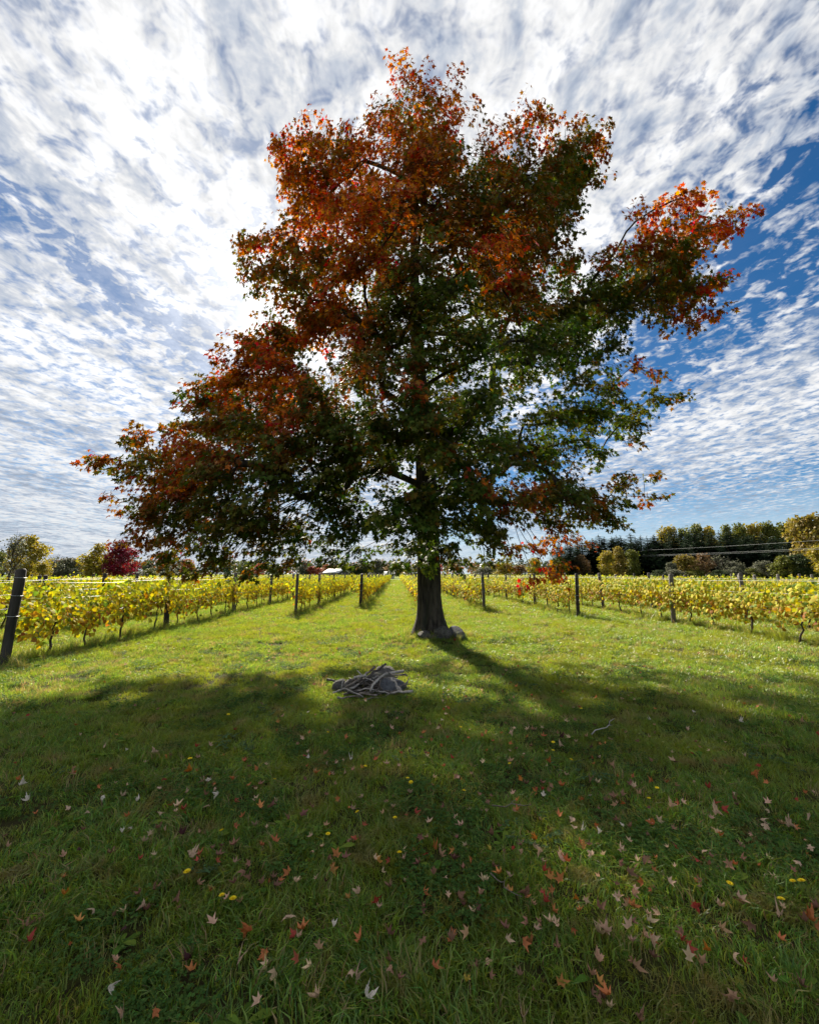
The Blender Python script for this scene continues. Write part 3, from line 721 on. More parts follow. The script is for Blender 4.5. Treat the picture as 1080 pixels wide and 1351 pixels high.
TONES = {'olive': ((.105, .115, .022), 'olive green'), 'yellow': ((.26, .21, .035), 'yellow green'), 'gold': ((.18, .14, .032), 'golden'), 'crimson': ((.15, .018, .030), 'crimson'),
         'rust': ((.26, .095, .035), 'rust orange'), 'brown': ((.17, .11, .055), 'brown'), 'grey': ((.10, .105, .070), 'grey green'), 'dark': ((.038, .055, .022), 'dark green'),
         'spruce': ((.018, .034, .016), 'dark green'), 'red': ((.30, .065, .040), 'red')}
TM = {k: leaf_mat('foliage_' + k, v[0], trans=.30, rough=.6, spec=.15, tgain=1.4, vary=.3) for k, v in TONES.items()}
def build_background():
    rs = np.random.default_rng(33)
    DEC = []
    for i in range(6):
        cr, cs = dec_crown(rs, 3000, 22, .046); DEC.append((cr, dec_trunk(rs, cs)))
    NAR = []
    for i in range(2):
        cr, cs = dec_crown(rs, 2400, 20, .046, .62); NAR.append((cr, dec_trunk(rs, cs)))
    SPA = []
    for i in range(2):
        cr, cs = dec_crown(rs, 420, 16, .04, 1.0, True); SPA.append((cr, dec_trunk(rs, cs, .02, 7)))
    CON = [con_crown(rs) for _ in range(4)]
    cmb = MB(); cmb.tube([(0, 0, -.03), (0, 0, .5), (0, 0, .97)], [.018, .012, .002], 7); CT = cmb.mesh('conifer_trunk', True); CT.materials.append(M['twig'])
    for lib in (DEC, NAR, SPA):
        for cr, tr in lib: cr.materials.append(TM['olive']); tr.materials.append(M['twig'])
    for c in CON: c.materials.append(TM['spruce'])
    def tree(px, top, wpx, Y, form, tone, label, group, name=None):
        p = atY(px, top, Y); h = p[2]; w = wpx / F * Y
        if form == 'con': cr, tr = CON[int(rs.integers(4))], CT; bw = .46
        elif form == 'nar': cr, tr = NAR[int(rs.integers(2))]; bw = .50
        elif form == 'spa': cr, tr = SPA[int(rs.integers(2))]; bw = .76
        else: cr, tr = DEC[int(rs.integers(6))]; bw = .76
        r = empty(name or {'con': 'spruce_tree'}.get(form, 'tree'), (p[0], Y, 0), rs.uniform(0, 6.28)); s = w / bw; r.scale = (s, s, h * 1.02)
        c = link('crown', cr, None, r); c['kind'] = 'stuff'
        c.material_slots[0].link = 'OBJECT'; c.material_slots[0].material = TM[tone]
        link('trunk', tr, None, r)
        tag(r, label, 'tree' if name is None else 'shrub', group)
    # --- left, beyond the vines
    one = [
     (20, 707, 40, 64, 'spa', 'grey', 'bare grey twiggy tree beside the olive tree behind the vines'),
     (-6, 724, 30, 78, 'dec', 'olive', 'dull olive tree behind the bare grey tree'),
     (43, 706, 46, 72, 'dec', 'yellow', 'tall yellow olive tree next to the bare grey tree'),
     (57, 742, 20, 68, 'dec', 'yellow', 'low yellow green bush at the foot of the tall olive tree'),
     (76, 732, 24, 92, 'spa', 'grey', 'thin sparse grey tree with see-through crown'),
     (94, 736, 34, 96, 'dec', 'grey', 'rounded dark grey green tree beside the sparse one'),
     (131, 717, 44, 78, 'dec', 'yellow', 'round yellow olive tree next to the crimson tree'),
     (163, 713, 38, 78, 'dec', 'crimson', 'crimson leaved tree behind the vineyard'),
     (215, 745, 30, 120, 'dec', 'grey', 'low grey green rounded tree on the far field edge'),
     (235, 747, 26, 122, 'dec', 'grey', 'smaller grey green rounded tree beside its twin'),
     (249, 738, 20, 110, 'dec', 'rust', 'small rust orange tree seen below the maple branches'),
     (342, 744, 16, 150, 'dec', 'red', 'small red tree far off below the maple branches'),
     (402, 740, 26, 170, 'dec', 'grey', 'grey tree behind the barn at the end of red trees'),
     (415, 747, 22, 168, 'dec', 'red', 'bright red tree behind the dark gable of the barn'),
     (432, 745, 24, 172, 'dec', 'rust', 'rust tree rising above the barn roof'),
     (447, 746, 20, 172, 'dec', 'gold', 'golden brown tree at the right end of the barn'),
     (463, 743, 28, 160, 'dec', 'dark', 'dark green tree right of the barn'),
     (479, 737, 30, 160, 'dec', 'dark', 'taller dark tree between the barn and the alley'),
     (497, 738, 28, 165, 'dec', 'grey', 'grey dark tree at the end of the alley'),
     (518, 744, 22, 150, 'dec', 'brown', 'dull gold tree where the mown alley ends'),
     (577, 744, 16, 150, 'dec', 'red', 'pink red tree seen just right of the maple trunk'),
     # --- right
     (640, 748, 30, 120, 'dec', 'grey', 'pale shrub-like tree right of the maple trunk'),
     (664, 742, 30, 110, 'dec', 'yellow', 'pale yellow green bushy tree under the maple crown'),
     (684, 746, 26, 112, 'dec', 'brown', 'brownish bushy tree under the maple crown'),
     (706, 737, 22, 100, 'nar', 'yellow', 'slim yellow green young tree under the maple crown'),
     (738, 735, 30, 105, 'dec', 'olive', 'olive tree under the right edge of the maple'),
     (766, 732, 26, 108, 'dec', 'brown', 'brown orange tree at the edge of the spruces'),
     (799, 727, 19, 100, 'nar', 'yellow', 'columnar yellow tree in front of the spruces'),
     (815, 722, 21, 100, 'nar', 'gold', 'columnar orange brown tree left of the utility pole'),
     (834, 726, 19, 104, 'nar', 'olive', 'columnar olive tree just behind the utility pole'),
     (885, 741, 16, 92, 'dec', 'grey', 'small grey shrub-like tree before the spruces'),
     (902, 732, 26, 92, 'nar', 'gold', 'orange gold tree in front of the dark spruces'),
     (922, 730, 32, 94, 'dec', 'brown', 'russet brown tree in front of the dark spruces'),
     (950, 733, 36, 92, 'spa', 'grey', 'grey half bare tree in front of the spruces'),
     (966, 741, 26, 93, 'dec', 'grey', 'low grey green tree beside the half bare one'),
     (1008, 740, 34, 86, 'dec', 'grey', 'low grey olive tree at the foot of the tall ones'),
     (1032, 733, 38, 82, 'dec', 'olive', 'leafy olive tree before the tallest tree'),
     (1056, 730, 40, 80, 'dec', 'dark', 'dark olive tree below the tallest tree'),
     (1063, 680, 62, 88, 'dec', 'gold', 'tallest golden olive tree of the wood'),
     (1086, 716, 44, 74, 'dec', 'yellow', 'yellow leaved tree right of the tallest tree'),
     (1110, 692, 60, 90, 'dec', 'olive', 'broad olive tree beyond the yellow leaved one'),
    ]
    for px, top, w, Y, form, tone, lab in one: tree(px, top, w, Y, form, tone, lab, None)
    # dark spruce wall
    xs = np.linspace(738, 1075, 46)
    for i, px in enumerate(xs):
        top = np.interp(px, [742, 780, 800, 850, 900, 950, 1000, 1075], [720, 712, 709, 705, 702, 702, 706, 712]) + rs.normal(0, 2.6)
        tree(px + rs.normal(0, 2), top, rs.uniform(32, 46), rs.uniform(106, 122), 'con', 'spruce', 'dark green spruce standing in the dense wall behind the utility pole', 'spruces of the wood edge')
    for i, px in enumerate(np.linspace(735, 1000, 20)):
        tree(px + rs.normal(0, 3), np.interp(px, [735, 800, 900, 1000], [722, 712, 706, 706]) + rs.normal(0, 2), rs.uniform(34, 46), rs.uniform(128, 136), 'con', 'spruce', 'dark spruce in the second rank of the spruce wall', 'spruces of the second rank')
    for i, (px, top) in enumerate([(880, 697), (897, 697), (915, 694), (935, 696), (957, 690), (972, 688), (990, 692), (1012, 686), (1030, 690), (1046, 686), (1078, 684)]):
        tree(px, top + rs.normal(0, 1.5), rs.uniform(30, 42), rs.uniform(124, 132), 'dec', ['yellow', 'olive', 'olive'][i % 3], 'olive yellow tree whose top shows above the dark spruces', 'broadleaved trees behind the spruces')
    # shrubs along the left field edge
    for i in range(16):
        px = 62 + i * 13 + rs.normal(0, 3)
        tree(px, 752 + rs.normal(0, 1.5), rs.uniform(18, 28), rs.uniform(106, 112), 'dec', ['dark', 'grey', 'olive'][i % 3], 'low hedge shrub along the far left field edge', 'hedge shrubs on the left field edge', 'hedge_shrub')
    for i in range(9):
        px = 868 + i * 26 + rs.normal(0, 3)
        tree(px, 752 + rs.normal(0, 2), rs.uniform(22, 30), rs.uniform(84, 90), 'dec', ['dark', 'grey', 'olive'][i % 3], 'low shrub along the foot of the right hand wood', 'shrubs at the foot of the wood', 'hedge_shrub')
    # the far wood: one mass along the horizon
    P, T, N, S, C = [], [], [], [], []
    for i in range(330):
        x = rs.uniform(-330, 300); y = rs.uniform(225, 300); h = rs.uniform(7, 12); w = rs.uniform(3, 5); m = 130
        d = unit(rs.standard_normal((m, 3))) * (rs.random(m) ** .4)[:, None]
        P.append(np.array([x, y, h * .52]) + d * [w, w, h * .5]); T.append(rs.normal(0, 1, (m, 3))); N.append(d + rs.normal(0, .4, (m, 3))); S.append(rs.uniform(.8, 1.8, m))
        tn = TONES[rs.choice(['dark', 'dark', 'grey', 'olive', 'rust', 'brown', 'spruce', 'spruce'])][0]; C.append(np.tile(tn, (m, 1)))
    T4 = np.array([(0, 0, 0), (.45, .4, .08), (0, 1, -.1), (-.45, .4, .08)])
    V, Fa = leaves(np.concatenate(P), np.concatenate(T), np.concatenate(N), np.concatenate(S), T4, [(0, 1, 2), (0, 2, 3)])
    o = link('far_wood', mesh_arrays('far_wood', V, Fa, np.repeat(np.concatenate(C), 4, 0)), leaf_mat('far_foliage', None, trans=.25, vary=.25))
    tag(o, 'distant mixed autumn wood along the horizon', 'wood', kind='stuff')
build_background()

def build_barn():
    Y = 140.0
    a = atY(423, 757, Y); b = atY(449, 757, Y); ridge = atY(440, 754.2, Y)[2] ; x0, x1 = a[0], b[0]
    r = empty('barn', ((x0 + x1) / 2, Y, 0), R(-32)); tag(r, 'low dark barn with pale metal roof at the end of the vines', 'barn')
    w = (x1 - x0) / 2; e, rg, dp = 2.0, 3.1, 5.5
    mb = MB(); mb.box((-w, 0, 0), (w, dp, e)); mb.add([(-w, 0, e), (-w, dp, e), (-w, dp / 2, rg - .06), (w, 0, e), (w, dp, e), (w, dp / 2, rg - .06)], None, [(0, 2, 1), (3, 4, 5)])
    link('wall', mb.mesh('barn_wall'), rough_mat('dark_boards', (.035, .035, .042), (.065, .065, .075), 3, (4, 4, .3)), r)
    rm = rough_mat('metal_roof', (.42, .43, .45), (.55, .56, .58), 2, (1, 6, 1), rough=.5, bump=.2)
    for s, n in ((0, 'roof'), (1, 'roof')):
        y0, y1 = (-.35, dp / 2) if s == 0 else (dp + .35, dp / 2)
        mb = MB(); zz = e - .2
        mb.add([(-w - .3, y0, zz), (w + .3, y0, zz), (w + .3, y1, rg), (-w - .3, y1, rg), (-w - .3, y0, zz + .09), (w + .3, y0, zz + .09), (w + .3, y1, rg + .09), (-w - .3, y1, rg + .09)],
               [(0, 3, 2, 1), (4, 5, 6, 7), (0, 1, 5, 4), (1, 2, 6, 5), (2, 3, 7, 6), (3, 0, 4, 7)])
        link(n, mb.mesh('barn_roof'), rm, r)
    mb = MB(); mb.box((-1.1, -.05, 0), (1.1, -.01, 2.0)); link('door', mb.mesh('barn_door'), rough_mat('barn_door', (.06, .055, .05), (.1, .09, .085), 4), r)
    # small pale shed by the alley end
    p = atY(513, 760, 132.0); s = empty('shed', (p[0], 132.0, 0), .3); tag(s, 'tiny pale shed at the far end of the alley', 'shed')
    mb = MB(); mb.box((-1.5, -1, 0), (1.5, 1, 1.7)); link('wall', mb.mesh('shed_wall'), rough_mat('pale_board', (.5, .5, .5), (.62, .62, .62), 3), s)
    mb = MB(); mb.add([(-1.7, -1.2, 1.68), (1.7, -1.2, 1.68), (1.7, 0, 2.3), (-1.7, 0, 2.3), (1.7, 1.2, 1.68), (-1.7, 1.2, 1.68)], [(0, 1, 2, 3), (3, 2, 4, 5)], [])
    link('roof', mb.mesh('shed_roof'), rm, s)
build_barn()

def build_power_line():
    base = ground(826, 770); Y0 = 112.0
    b = atY(825, 757, Y0); t = atY(821.5, 727, Y0)
    def solve(px, py, z):                       # point at height z on the ray
        d = ray(px, py); k = (z - EYE.z) / d[2]; return np.array(EYE) + d * k
    q = solve(1080, 708, t[2] + .1)
    step = q - t; step[2] = 0
    nxt = t + step * 1.7; prv = t - step * 1.55
    for n, (p, lab) in enumerate(((t, 'leaning grey utility pole before the columnar autumn trees'), (nxt, 'grey utility pole nearer the road, carrying the power cables'), (prv, 'grey utility pole far behind the maple, carrying the power cables'))):
        foot = np.array([b[0], b[1], 0]) if n == 0 else np.array([p[0], p[1], 0])
        r = empty('utility_pole', foot); tag(r, lab, 'pole', 'utility poles')
        top = p - foot; mb = MB(); mb.tube([(0, 0, -.4), top * .5, top + [0, 0, .25]], [.17, .145, .11], 10); sh = link('shaft', mb.mesh('pole_shaft', True), M['post'], r)
        for zz in (0, -1.25, -1.5):
            mb = MB(); c = top + [0, 0, zz]; mb.tube([c + [-.12, -.1, 0], c + [-.12, -.22, 0], c + [-.12, -.24, .12]], [.05, .06, .03], 8); link('insulator', mb.mesh('insulator'), M['wire'], sh)
    for zz, nm in ((.05, 'top'), (-1.25, 'middle'), (-1.5, 'lowest')):
        mb = MB()
        for A, B in ((prv, t), (t, nxt)):
            k = np.linspace(0, 1, 24)
            P = A + (B - A) * k[:, None]; P[:, 2] += zz - 1.1 * 4 * k * (1 - k) * .55
            mb.tube(P, .017, 4, cap=False)
        tag(link('power_cable', mb.mesh('power_cable'), M['cable']), f'{nm} power cable strung between the utility poles', 'cable', 'power cables')
build_power_line()

# ------------------------------------------------------------------ grass
def clump(rs, n, rad, hmin, hmax, w, lean, dry=.06, curl=.5):
    """one tuft: n bent blades"""
    a = rs.uniform(0, 6.28, n); q = rad * np.sqrt(rs.random(n))
    B = np.stack([q * np.cos(a), q * np.sin(a), np.full(n, -.01)], 1)
    h = rs.uniform(hmin, hmax, n)
    ld = rs.uniform(0, 6.28); l = np.stack([np.cos(ld) * lean + rs.normal(0, .35, n), np.sin(ld) * lean + rs.normal(0, .35, n), np.zeros(n)], 1)
    up = np.array([0, 0, 1.0])
    d1 = unit(up + l * .5); d2 = unit(up * (1 - curl) + l * 1.3)
    s = unit(np.cross(d1, rs.normal(0, 1, (n, 3)))) * (w * rs.uniform(.6, 1.3, n))[:, None]
    Mi = B + d1 * (h * .55)[:, None]; Tp = Mi + d2 * (h * .6)[:, None]
    V = np.stack([B - s * .5, B + s * .5, Mi - s * .42, Mi + s * .42, Tp], 1).reshape(-1, 3)
    Fq = np.array([(0, 1, 3), (0, 3, 2), (2, 3, 4)])
    Fa = (Fq[None] + (np.arange(n) * 5)[:, None, None]).reshape(-1, 3)
    base = np.array([(.110, .210, .036), (.082, .185, .032), (.150, .240, .036), (.19, .245, .038)])[rs.integers(0, 4, n)]
    base[rs.random(n) < dry] = (.30, .235, .10)
    C = np.repeat(base * rs.uniform(.8, 1.2, (n, 1)), 5, 0)
    return V, Fa, C
def clover(rs, n, rad, hmin, hmax, size, colour):
    P, T, N, S = [], [], [], []
    for i in range(n):
        a, q = rs.uniform(0, 6.28), rad * math.sqrt(rs.random()); c = np.array([q * math.cos(a), q * math.sin(a), rs.uniform(hmin, hmax)])
        a0 = rs.uniform(0, 6.28); nn = np.array([0, 0, 1]) + rs.normal(0, .25, 3)
        for k in range(3):
            t = a0 + k * 2.094; P.append(c); T.append((math.cos(t), math.sin(t), rs.normal(.05, .15))); N.append(nn); S.append(size * rs.uniform(.8, 1.2))
    LT = np.array([(0, 0, 0), (.38, .45, .03), (.34, .9, .05), (0, .88, -.02), (-.34, .9, .05), (-.38, .45, .03)])
    V, Fa = leaves(np.array(P), np.array(T), np.array(N), np.array(S), LT, [(0, 1, 2), (0, 2, 3), (0, 3, 4), (0, 4, 5)])
    return V, Fa, np.repeat(np.array(colour) * rs.uniform(.75, 1.25, (len(P), 1)), 6, 0)
def rosette(rs, n, L, colour):
    mb = MB()
    for i in range(n):
        a = i / n * 6.28 + rs.normal(0, .3); l = L * rs.uniform(.6, 1.15); d = np.array([math.cos(a), math.sin(a), 0]); s = np.array([-d[1], d[0], 0]); el = rs.uniform(.2, .9)
        t = np.array([0, .3, .62, .85, 1.0]); w = np.array([.05, .11, .19, .15, .02]) * l
        z = l * (el * t - (el * .75) * t ** 2) + .01
        c = d * (l * t)[:, None] + np.array([0, 0, 1]) * z[:, None]
        V = np.concatenate([c - s * w[:, None] + [0, 0, .006], c, c + s * w[:, None] + [0, 0, .006]])
        q = [(j, j + 5, j + 6, j + 1) for j in range(4)] + [(j + 5, j + 10, j + 11, j + 6) for j in range(4)]
        mb.add(V, q, None, np.array(colour) * rs.uniform(.8, 1.2))
    return mb
def build_grass():
    rs = np.random.default_rng(55)
    col = bpy.data.collections.new('grass_tufts')     # tuft library, not part of the scene itself
    lib = []
    for i in range(6): lib.append((clump(rs, 46, .085, .03, .07, .0046, .4), M['grass']))           # 0-5 mown turf
    for i in range(4): lib.append((clump(rs, 46, .075, .04, .088, .0050, .75, .08, .7), M['grass']))    # 6-9 longer, lying over
    for i in range(2): lib.append((clump(rs, 26, .07, .05, .11, .004, .5, .8), M['grass']))             # 10-11 dry thatch
    for i in range(2): lib.append((clover(rs, 20, .09, .025, .055, .0125, (.060, .120, .026)), M['clover']))  # 12-13 clover
    for i in range(2): lib.append((clover(rs, 9, .06, .03, .05, .017, (.075, .125, .05)), M['clover']))   # 14-15 bluish weed
    for i in range(2): lib.append((clump(rs, 60, .10, .14, .34, .0058, .35, .22, .35), M['grass']))      # 16-17 tall tuft
    for i, ((V, Fa, C), m) in enumerate(lib):
        me = mesh_arrays('tuft', V, Fa, C); me.materials.append(m)
        col.objects.link(bpy.data.objects.new('tuft_%02d' % i, me))
    for i in range(2):
        mb = rosette(rs, 7, .085, (.10, .17, .025)); me = mb.mesh('tuft', True); me.materials.append(M['clover'])
        col.objects.link(bpy.data.objects.new('tuft_%02d' % (18 + i), me))
    P, I, S, RT = [], [], [], []
    # rings of falling density round the lawn in view
    for r0, r1, dens, sc in ((.6, 3.2, 330, 1.0), (3.2, 6, 250, 1.0), (6, 10, 150, 1.12), (10, 16, 75, 1.35), (16, 28, 26, 1.8), (28, 55, 7, 2.6), (55, 105, 1.6, 4.0)):
        A = R(112) / 2; area = A * (r1 * r1 - r0 * r0); n = int(area * dens)
        r = np.sqrt(rs.uniform(r0 * r0, r1 * r1, n)); a = rs.uniform(-A, A, n) + R(2)
        x, y = r * np.sin(a), r * np.cos(a)
        n1 = np.array([mnoise.noise(Vector((p * .9, q * .9, 0))) for p, q in zip(x, y)])
        n2 = np.array([mnoise.noise(Vector((p * 1.7 + 40, q * 1.7, 3))) for p, q in zip(x, y)])
        u = rs.random(n)
        idx = rs.integers(0, 6, n)
        near = r < 11
        longp = np.clip(.16 + .9 * n1 + .25 * (r < 4), 0, .85) * near
        idx = np.where(u < longp, rs.integers(6, 10, n), idx)
        idx = np.where(rs.random(n) < np.clip(.05 + .35 * -n1 - .05, .03, .25), rs.integers(10, 12, n), idx)
        cl = (n2 > .18) & (rs.random(n) < .40) & near
        idx = np.where(cl, rs.integers(12, 14, n), idx)
        bl = (n2 < -.40) & (rs.random(n) < .22) & (r < 7) & near
        idx = np.where(bl, rs.integers(14, 16, n), idx)
        idx = np.where((rs.random(n) < .018) & near, rs.integers(18, 20, n), idx)
        s = sc * rs.uniform(.75, 1.25, n) * (1 + .25 * n1)
        P.append(np.stack([x, y, H(x, y)], 1)); I.append(idx); S.append(s)
    # uncut grass under the vines, round posts, rocks and trunk
    ex = []
    for (x, yp, end, text, i) in ROWS:
        if i > 5: continue
        y0 = yp - .25 if end else 5.0
        n = int((45 - y0) * 7)
        yy = y0 + (45 - y0) * rs.random(n) ** 1.4; xx = x + rs.normal(0, .16, n); ex.append(np.stack([xx, yy], 1))
    E = np.concatenate(ex); 
    a = rs.uniform(0, 6.28, 70); q = rs.uniform(.42, .95, 70)
    T_ = np.stack([TREE[0] + .12 + q * np.cos(a) * 1.1, TREE[1] + q * np.sin(a)], 1)
    for X, hs in ((E, (.55, 1.05)), (T_, (.35, .75))):
        n = len(X); P.append(np.stack([X[:, 0], X[:, 1], H(X[:, 0], X[:, 1])], 1)); I.append(rs.integers(16, 18, n)); S.append(rs.uniform(*hs, n))
    P = np.concatenate(P); I = np.concatenate(I); S = np.concatenate(S); n = len(P)
    RT = np.stack([rs.normal(0, .12, n), rs.normal(0, .12, n), rs.uniform(0, 6.28, n)], 1)
    me = bpy.data.meshes.new('grass'); me.vertices.add(n); me.vertices.foreach_set('co', P.astype(np.float32).ravel())
    for nm, ty, dat, key in (('rot', 'FLOAT_VECTOR', RT.astype(np.float32), 'vector'), ('scl', 'FLOAT', S.astype(np.float32), 'value'), ('idx', 'INT', I.astype(np.int32), 'value')):
        at = me.attributes.new(nm, ty, 'POINT'); at.data.foreach_set(key, dat.ravel())
    o = link('grass', me); tag(o, 'lawn grass with clover and dry blades over the whole yard', 'grass', kind='stuff')
    ng = bpy.data.node_groups.new('grass_tufts', 'GeometryNodeTree')
    ng.interface.new_socket('Geometry', in_out='INPUT', socket_type='NodeSocketGeometry'); ng.interface.new_socket('Geometry', in_out='OUTPUT', socket_type='NodeSocketGeometry')
    N = ng.nodes.new; L = ng.links.new
    gi, go = N('NodeGroupInput'), N('NodeGroupOutput'); ci = N('GeometryNodeCollectionInfo'); ip = N('GeometryNodeInstanceOnPoints')
    ci.inputs['Collection'].default_value = col; ci.inputs['Separate Children'].default_value = True; ci.inputs['Reset Children'].default_value = True
    def attr(nm, ty):
        a = N('GeometryNodeInputNamedAttribute'); a.data_type = ty; a.inputs['Name'].default_value = nm; return a.outputs[0]
    L(gi.outputs[0], ip.inputs['Points']); L(ci.outputs[0], ip.inputs['Instance']); ip.inputs['Pick Instance'].default_value = True
    L(attr('idx', 'INT'), ip.inputs['Instance Index']); L(attr('rot', 'FLOAT_VECTOR'), ip.inputs['Rotation']); L(attr('scl', 'FLOAT'), ip.inputs['Scale'])
    L(ip.outputs[0], go.inputs[0])
    md = o.modifiers.new('tufts', 'NODES'); md.node_group = ng
    print('GRASS tufts', n)
build_grass()

# ------------------------------------------------------------------ fallen leaves
def fallen_mesh(rs, curl, fold, cup=0.0):
    """five-lobed maple leaf with toothed lobes, stalk, bent as it dried"""
    half = [(0, 0), (.10, .02), (.30, -.06), (.22, .10), (.30, .17), (.46, .26), (.66, .50), (.47, .48), (.40, .58), (.24, .52), (.19, .62), (.22, .76), (.10, .80), (0, 1.05)]
    pts = [(x, y) for x, y in half] + [(-x, y) for x, y in half[-2:0:-1]]
    pts = np.array(pts); n = len(pts)
    mid = pts * .5 + np.array([0, .18]) ; V2 = np.concatenate([[(0, .36)], mid, pts])
    V2 = V2 + rs.normal(0, .012, V2.shape)
    x, y = V2[:, 0], V2[:, 1] - .4
    z = curl * (y ** 2) + fold * np.abs(x) + cup * x * x + .05 * np.sin(x * 7 + rs.uniform(0, 6)) + .05 * np.sin(y * 8 + rs.uniform(0, 6))
    sq = 1 - .35 * np.clip(abs(fold), 0, 1)
    V = np.stack([x * sq, y, z], 1)
    t = [(0, 1 + i, 1 + (i + 1) % n) for i in range(n)]
    q = [(1 + i, 1 + n + i, 1 + n + (i + 1) % n, 1 + (i + 1) % n) for i in range(n)]
    mb = MB(); mb.add(V, q, t)
    me = mb.mesh('fallen_leaf'); return me
def stalk_mesh(rs):
    mb = MB(); mb.tube([(0, -.38, .0), (.05 * rs.normal(), -.62, .06), (.1 * rs.normal(), -.9, .14)], [.012, .011, .014], 4); return mb.mesh('stalk')
LEAFCOL = {'tan': ((.64, .45, .30), 'pale tan'), 'pink': ((.58, .35, .22), 'pinkish tan'), 'brown': ((.30, .165, .10), 'brown'), 'dark': ((.085, .03, .03), 'dark maroon'), 'red': ((.42, .08, .05), 'red'), 'rust': ((.50, .18, .06), 'rust orange'), 'orange': ((.55, .22, .04), 'orange'), 'pale': ((.78, .70, .58), 'bleached pale'), 'yellow': ((.55, .42, .07), 'yellow')}
def dry_mat(name, c):
    m = leaf_mat(name, None, trans=.22, rough=.6, spec=.15, tgain=1.2, vary=.12)
    g = NT.__new__(NT); g.t = m.node_tree
    at = [n for n in m.node_tree.nodes if n.type == 'ATTRIBUTE'][0]; hs = [n for n in m.node_tree.nodes if n.type == 'HUE_SAT'][0]
    tc = g.n('ShaderNodeTexCoord'); f = g.noise(tc.outputs['Object'], 5, 4, .6)
    cc = g.mix(g.step(f, .4, .68), c, tuple(v * .7 for v in c)); m.node_tree.links.new(cc, hs.inputs['Color']); return m
def build_fallen():
    rs = np.random.default_rng(77)
    SH = [('flat', fallen_mesh(rs, .30, .15)), ('flat', fallen_mesh(rs, .25, -.18)), ('curled', fallen_mesh(rs, 1.1, .35)), ('curled', fallen_mesh(rs, 1.3, .1, 1.4)), ('folded', fallen_mesh(rs, .5, 1.5)), ('folded', fallen_mesh(rs, -.6, 1.2, .4)), ('curled', fallen_mesh(rs, -1.0, -.35)), ('curled', fallen_mesh(rs, .2, .2, 2.2)), ('folded', fallen_mesh(rs, .9, 1.0, -.6))]
    ST = [stalk_mesh(rs) for _ in range(3)]
    LM = {k: dry_mat('dry_leaf_' + k, v[0]) for k, v in LEAFCOL.items()}
    for _, m in SH: m.materials.append(LM['tan'])
    for m in ST: m.materials.append(LM['brown'])
    def place(px, py, c, size=None, shape=None, label=None, xy=None, big=1.0):
        p = ground(px, py, .05) if xy is None else np.array([xy[0], xy[1], 0])
        z = float(H(p[0], p[1])) + rs.uniform(.046, .078)
        si = int(rs.integers(len(SH))) if shape is None else shape
        s = .9 * (size or rs.uniform(.06, .105)) * (1.0 if label else .62 if py > 1100 else .74)
        nm, me = SH[si]
        r = bpy.data.objects.new('fallen_leaf', me); COL.objects.link(r)
        r.location = (p[0], p[1], z); r.rotation_euler = (rs.normal(0, .5), rs.normal(0, .5), rs.uniform(0, 6.28)); r.scale = (s * rs.uniform(.5, 1), s * rs.uniform(.7, 1), s * rs.uniform(.8, 1.3))
        r.material_slots[0].link = 'OBJECT'; r.material_slots[0].material = LM[c]
        if s > .05:
            st = link('stalk', ST[int(rs.integers(3))], None, r)
        tone = LEAFCOL[c][1]
        zone = 'around the maple trunk' if math.hypot(p[0] - TREE[0], p[1] - TREE[1]) < 1.6 else 'near the stick pile' if math.hypot(p[0] - PILE[0], p[1] - PILE[1]) < 1.3 else 'in the long foreground grass' if p[1] < 3.4 else 'on the lawn before the stick pile' if p[1] < PILE[1] else 'on the lawn beside the maple'
        tag(r, label or f'{nm} {tone} maple leaf lying {zone}', 'leaf', f'{nm} {tone} leaves {zone}')
    R7 = [(640,735,'tan'),(495,770,'pink'),(205,787,'pink'),(605,925,'brown'),(500,868,'brown'),(590,592,'pink'),(612,573,'rust'),(625,510,'brown'),(755,625,'red'),(362,622,'red'),(440,618,'orange'),(355,543,'red'),(165,508,'rust'),(215,488,'yellow'),(275,472,'red'),(330,452,'orange'),(42,490,'red'),(93,563,'tan'),(65,540,'brown'),(193,613,'pink'),(130,620,'brown'),(262,555,'tan'),(110,745,'brown'),(35,745,'brown'),(520,693,'tan'),(617,697,'pink'),(715,705,'red'),(785,740,'orange'),(855,765,'tan'),(868,622,'brown'),(978,660,'tan'),(1055,670,'rust'),(925,415,'tan'),(940,430,'tan'),(1055,402,'tan'),(790,335,'red'),(815,398,'tan'),(585,428,'brown'),(430,405,'tan'),(695,378,'tan'),(400,312,'rust'),(475,298,'brown'),(290,292,'orange'),(185,330,'brown'),(205,345,'brown'),(540,355,'brown'),(590,325,'tan'),(640,245,'brown'),(480,205,'dark'),(530,182,'tan'),(400,185,'dark'),(885,240,'tan'),(805,250,'rust'),(910,295,'rust'),(1040,325,'rust'),(920,118,'rust'),(360,260,'tan'),(110,240,'red'),(1060,490,'tan'),(1025,525,'tan'),(925,525,'rust'),(760,515,'red'),(795,510,'brown'),(300,600,'brown'),(770,575,'brown'),(545,618,'tan'),(500,628,'brown'),(480,510,'tan'),(400,500,'tan'),(345,490,'tan'),(415,540,'brown'),(390,755,'brown'),(150,850,'yellow'),(300,925,'tan'),(740,938,'pink')]
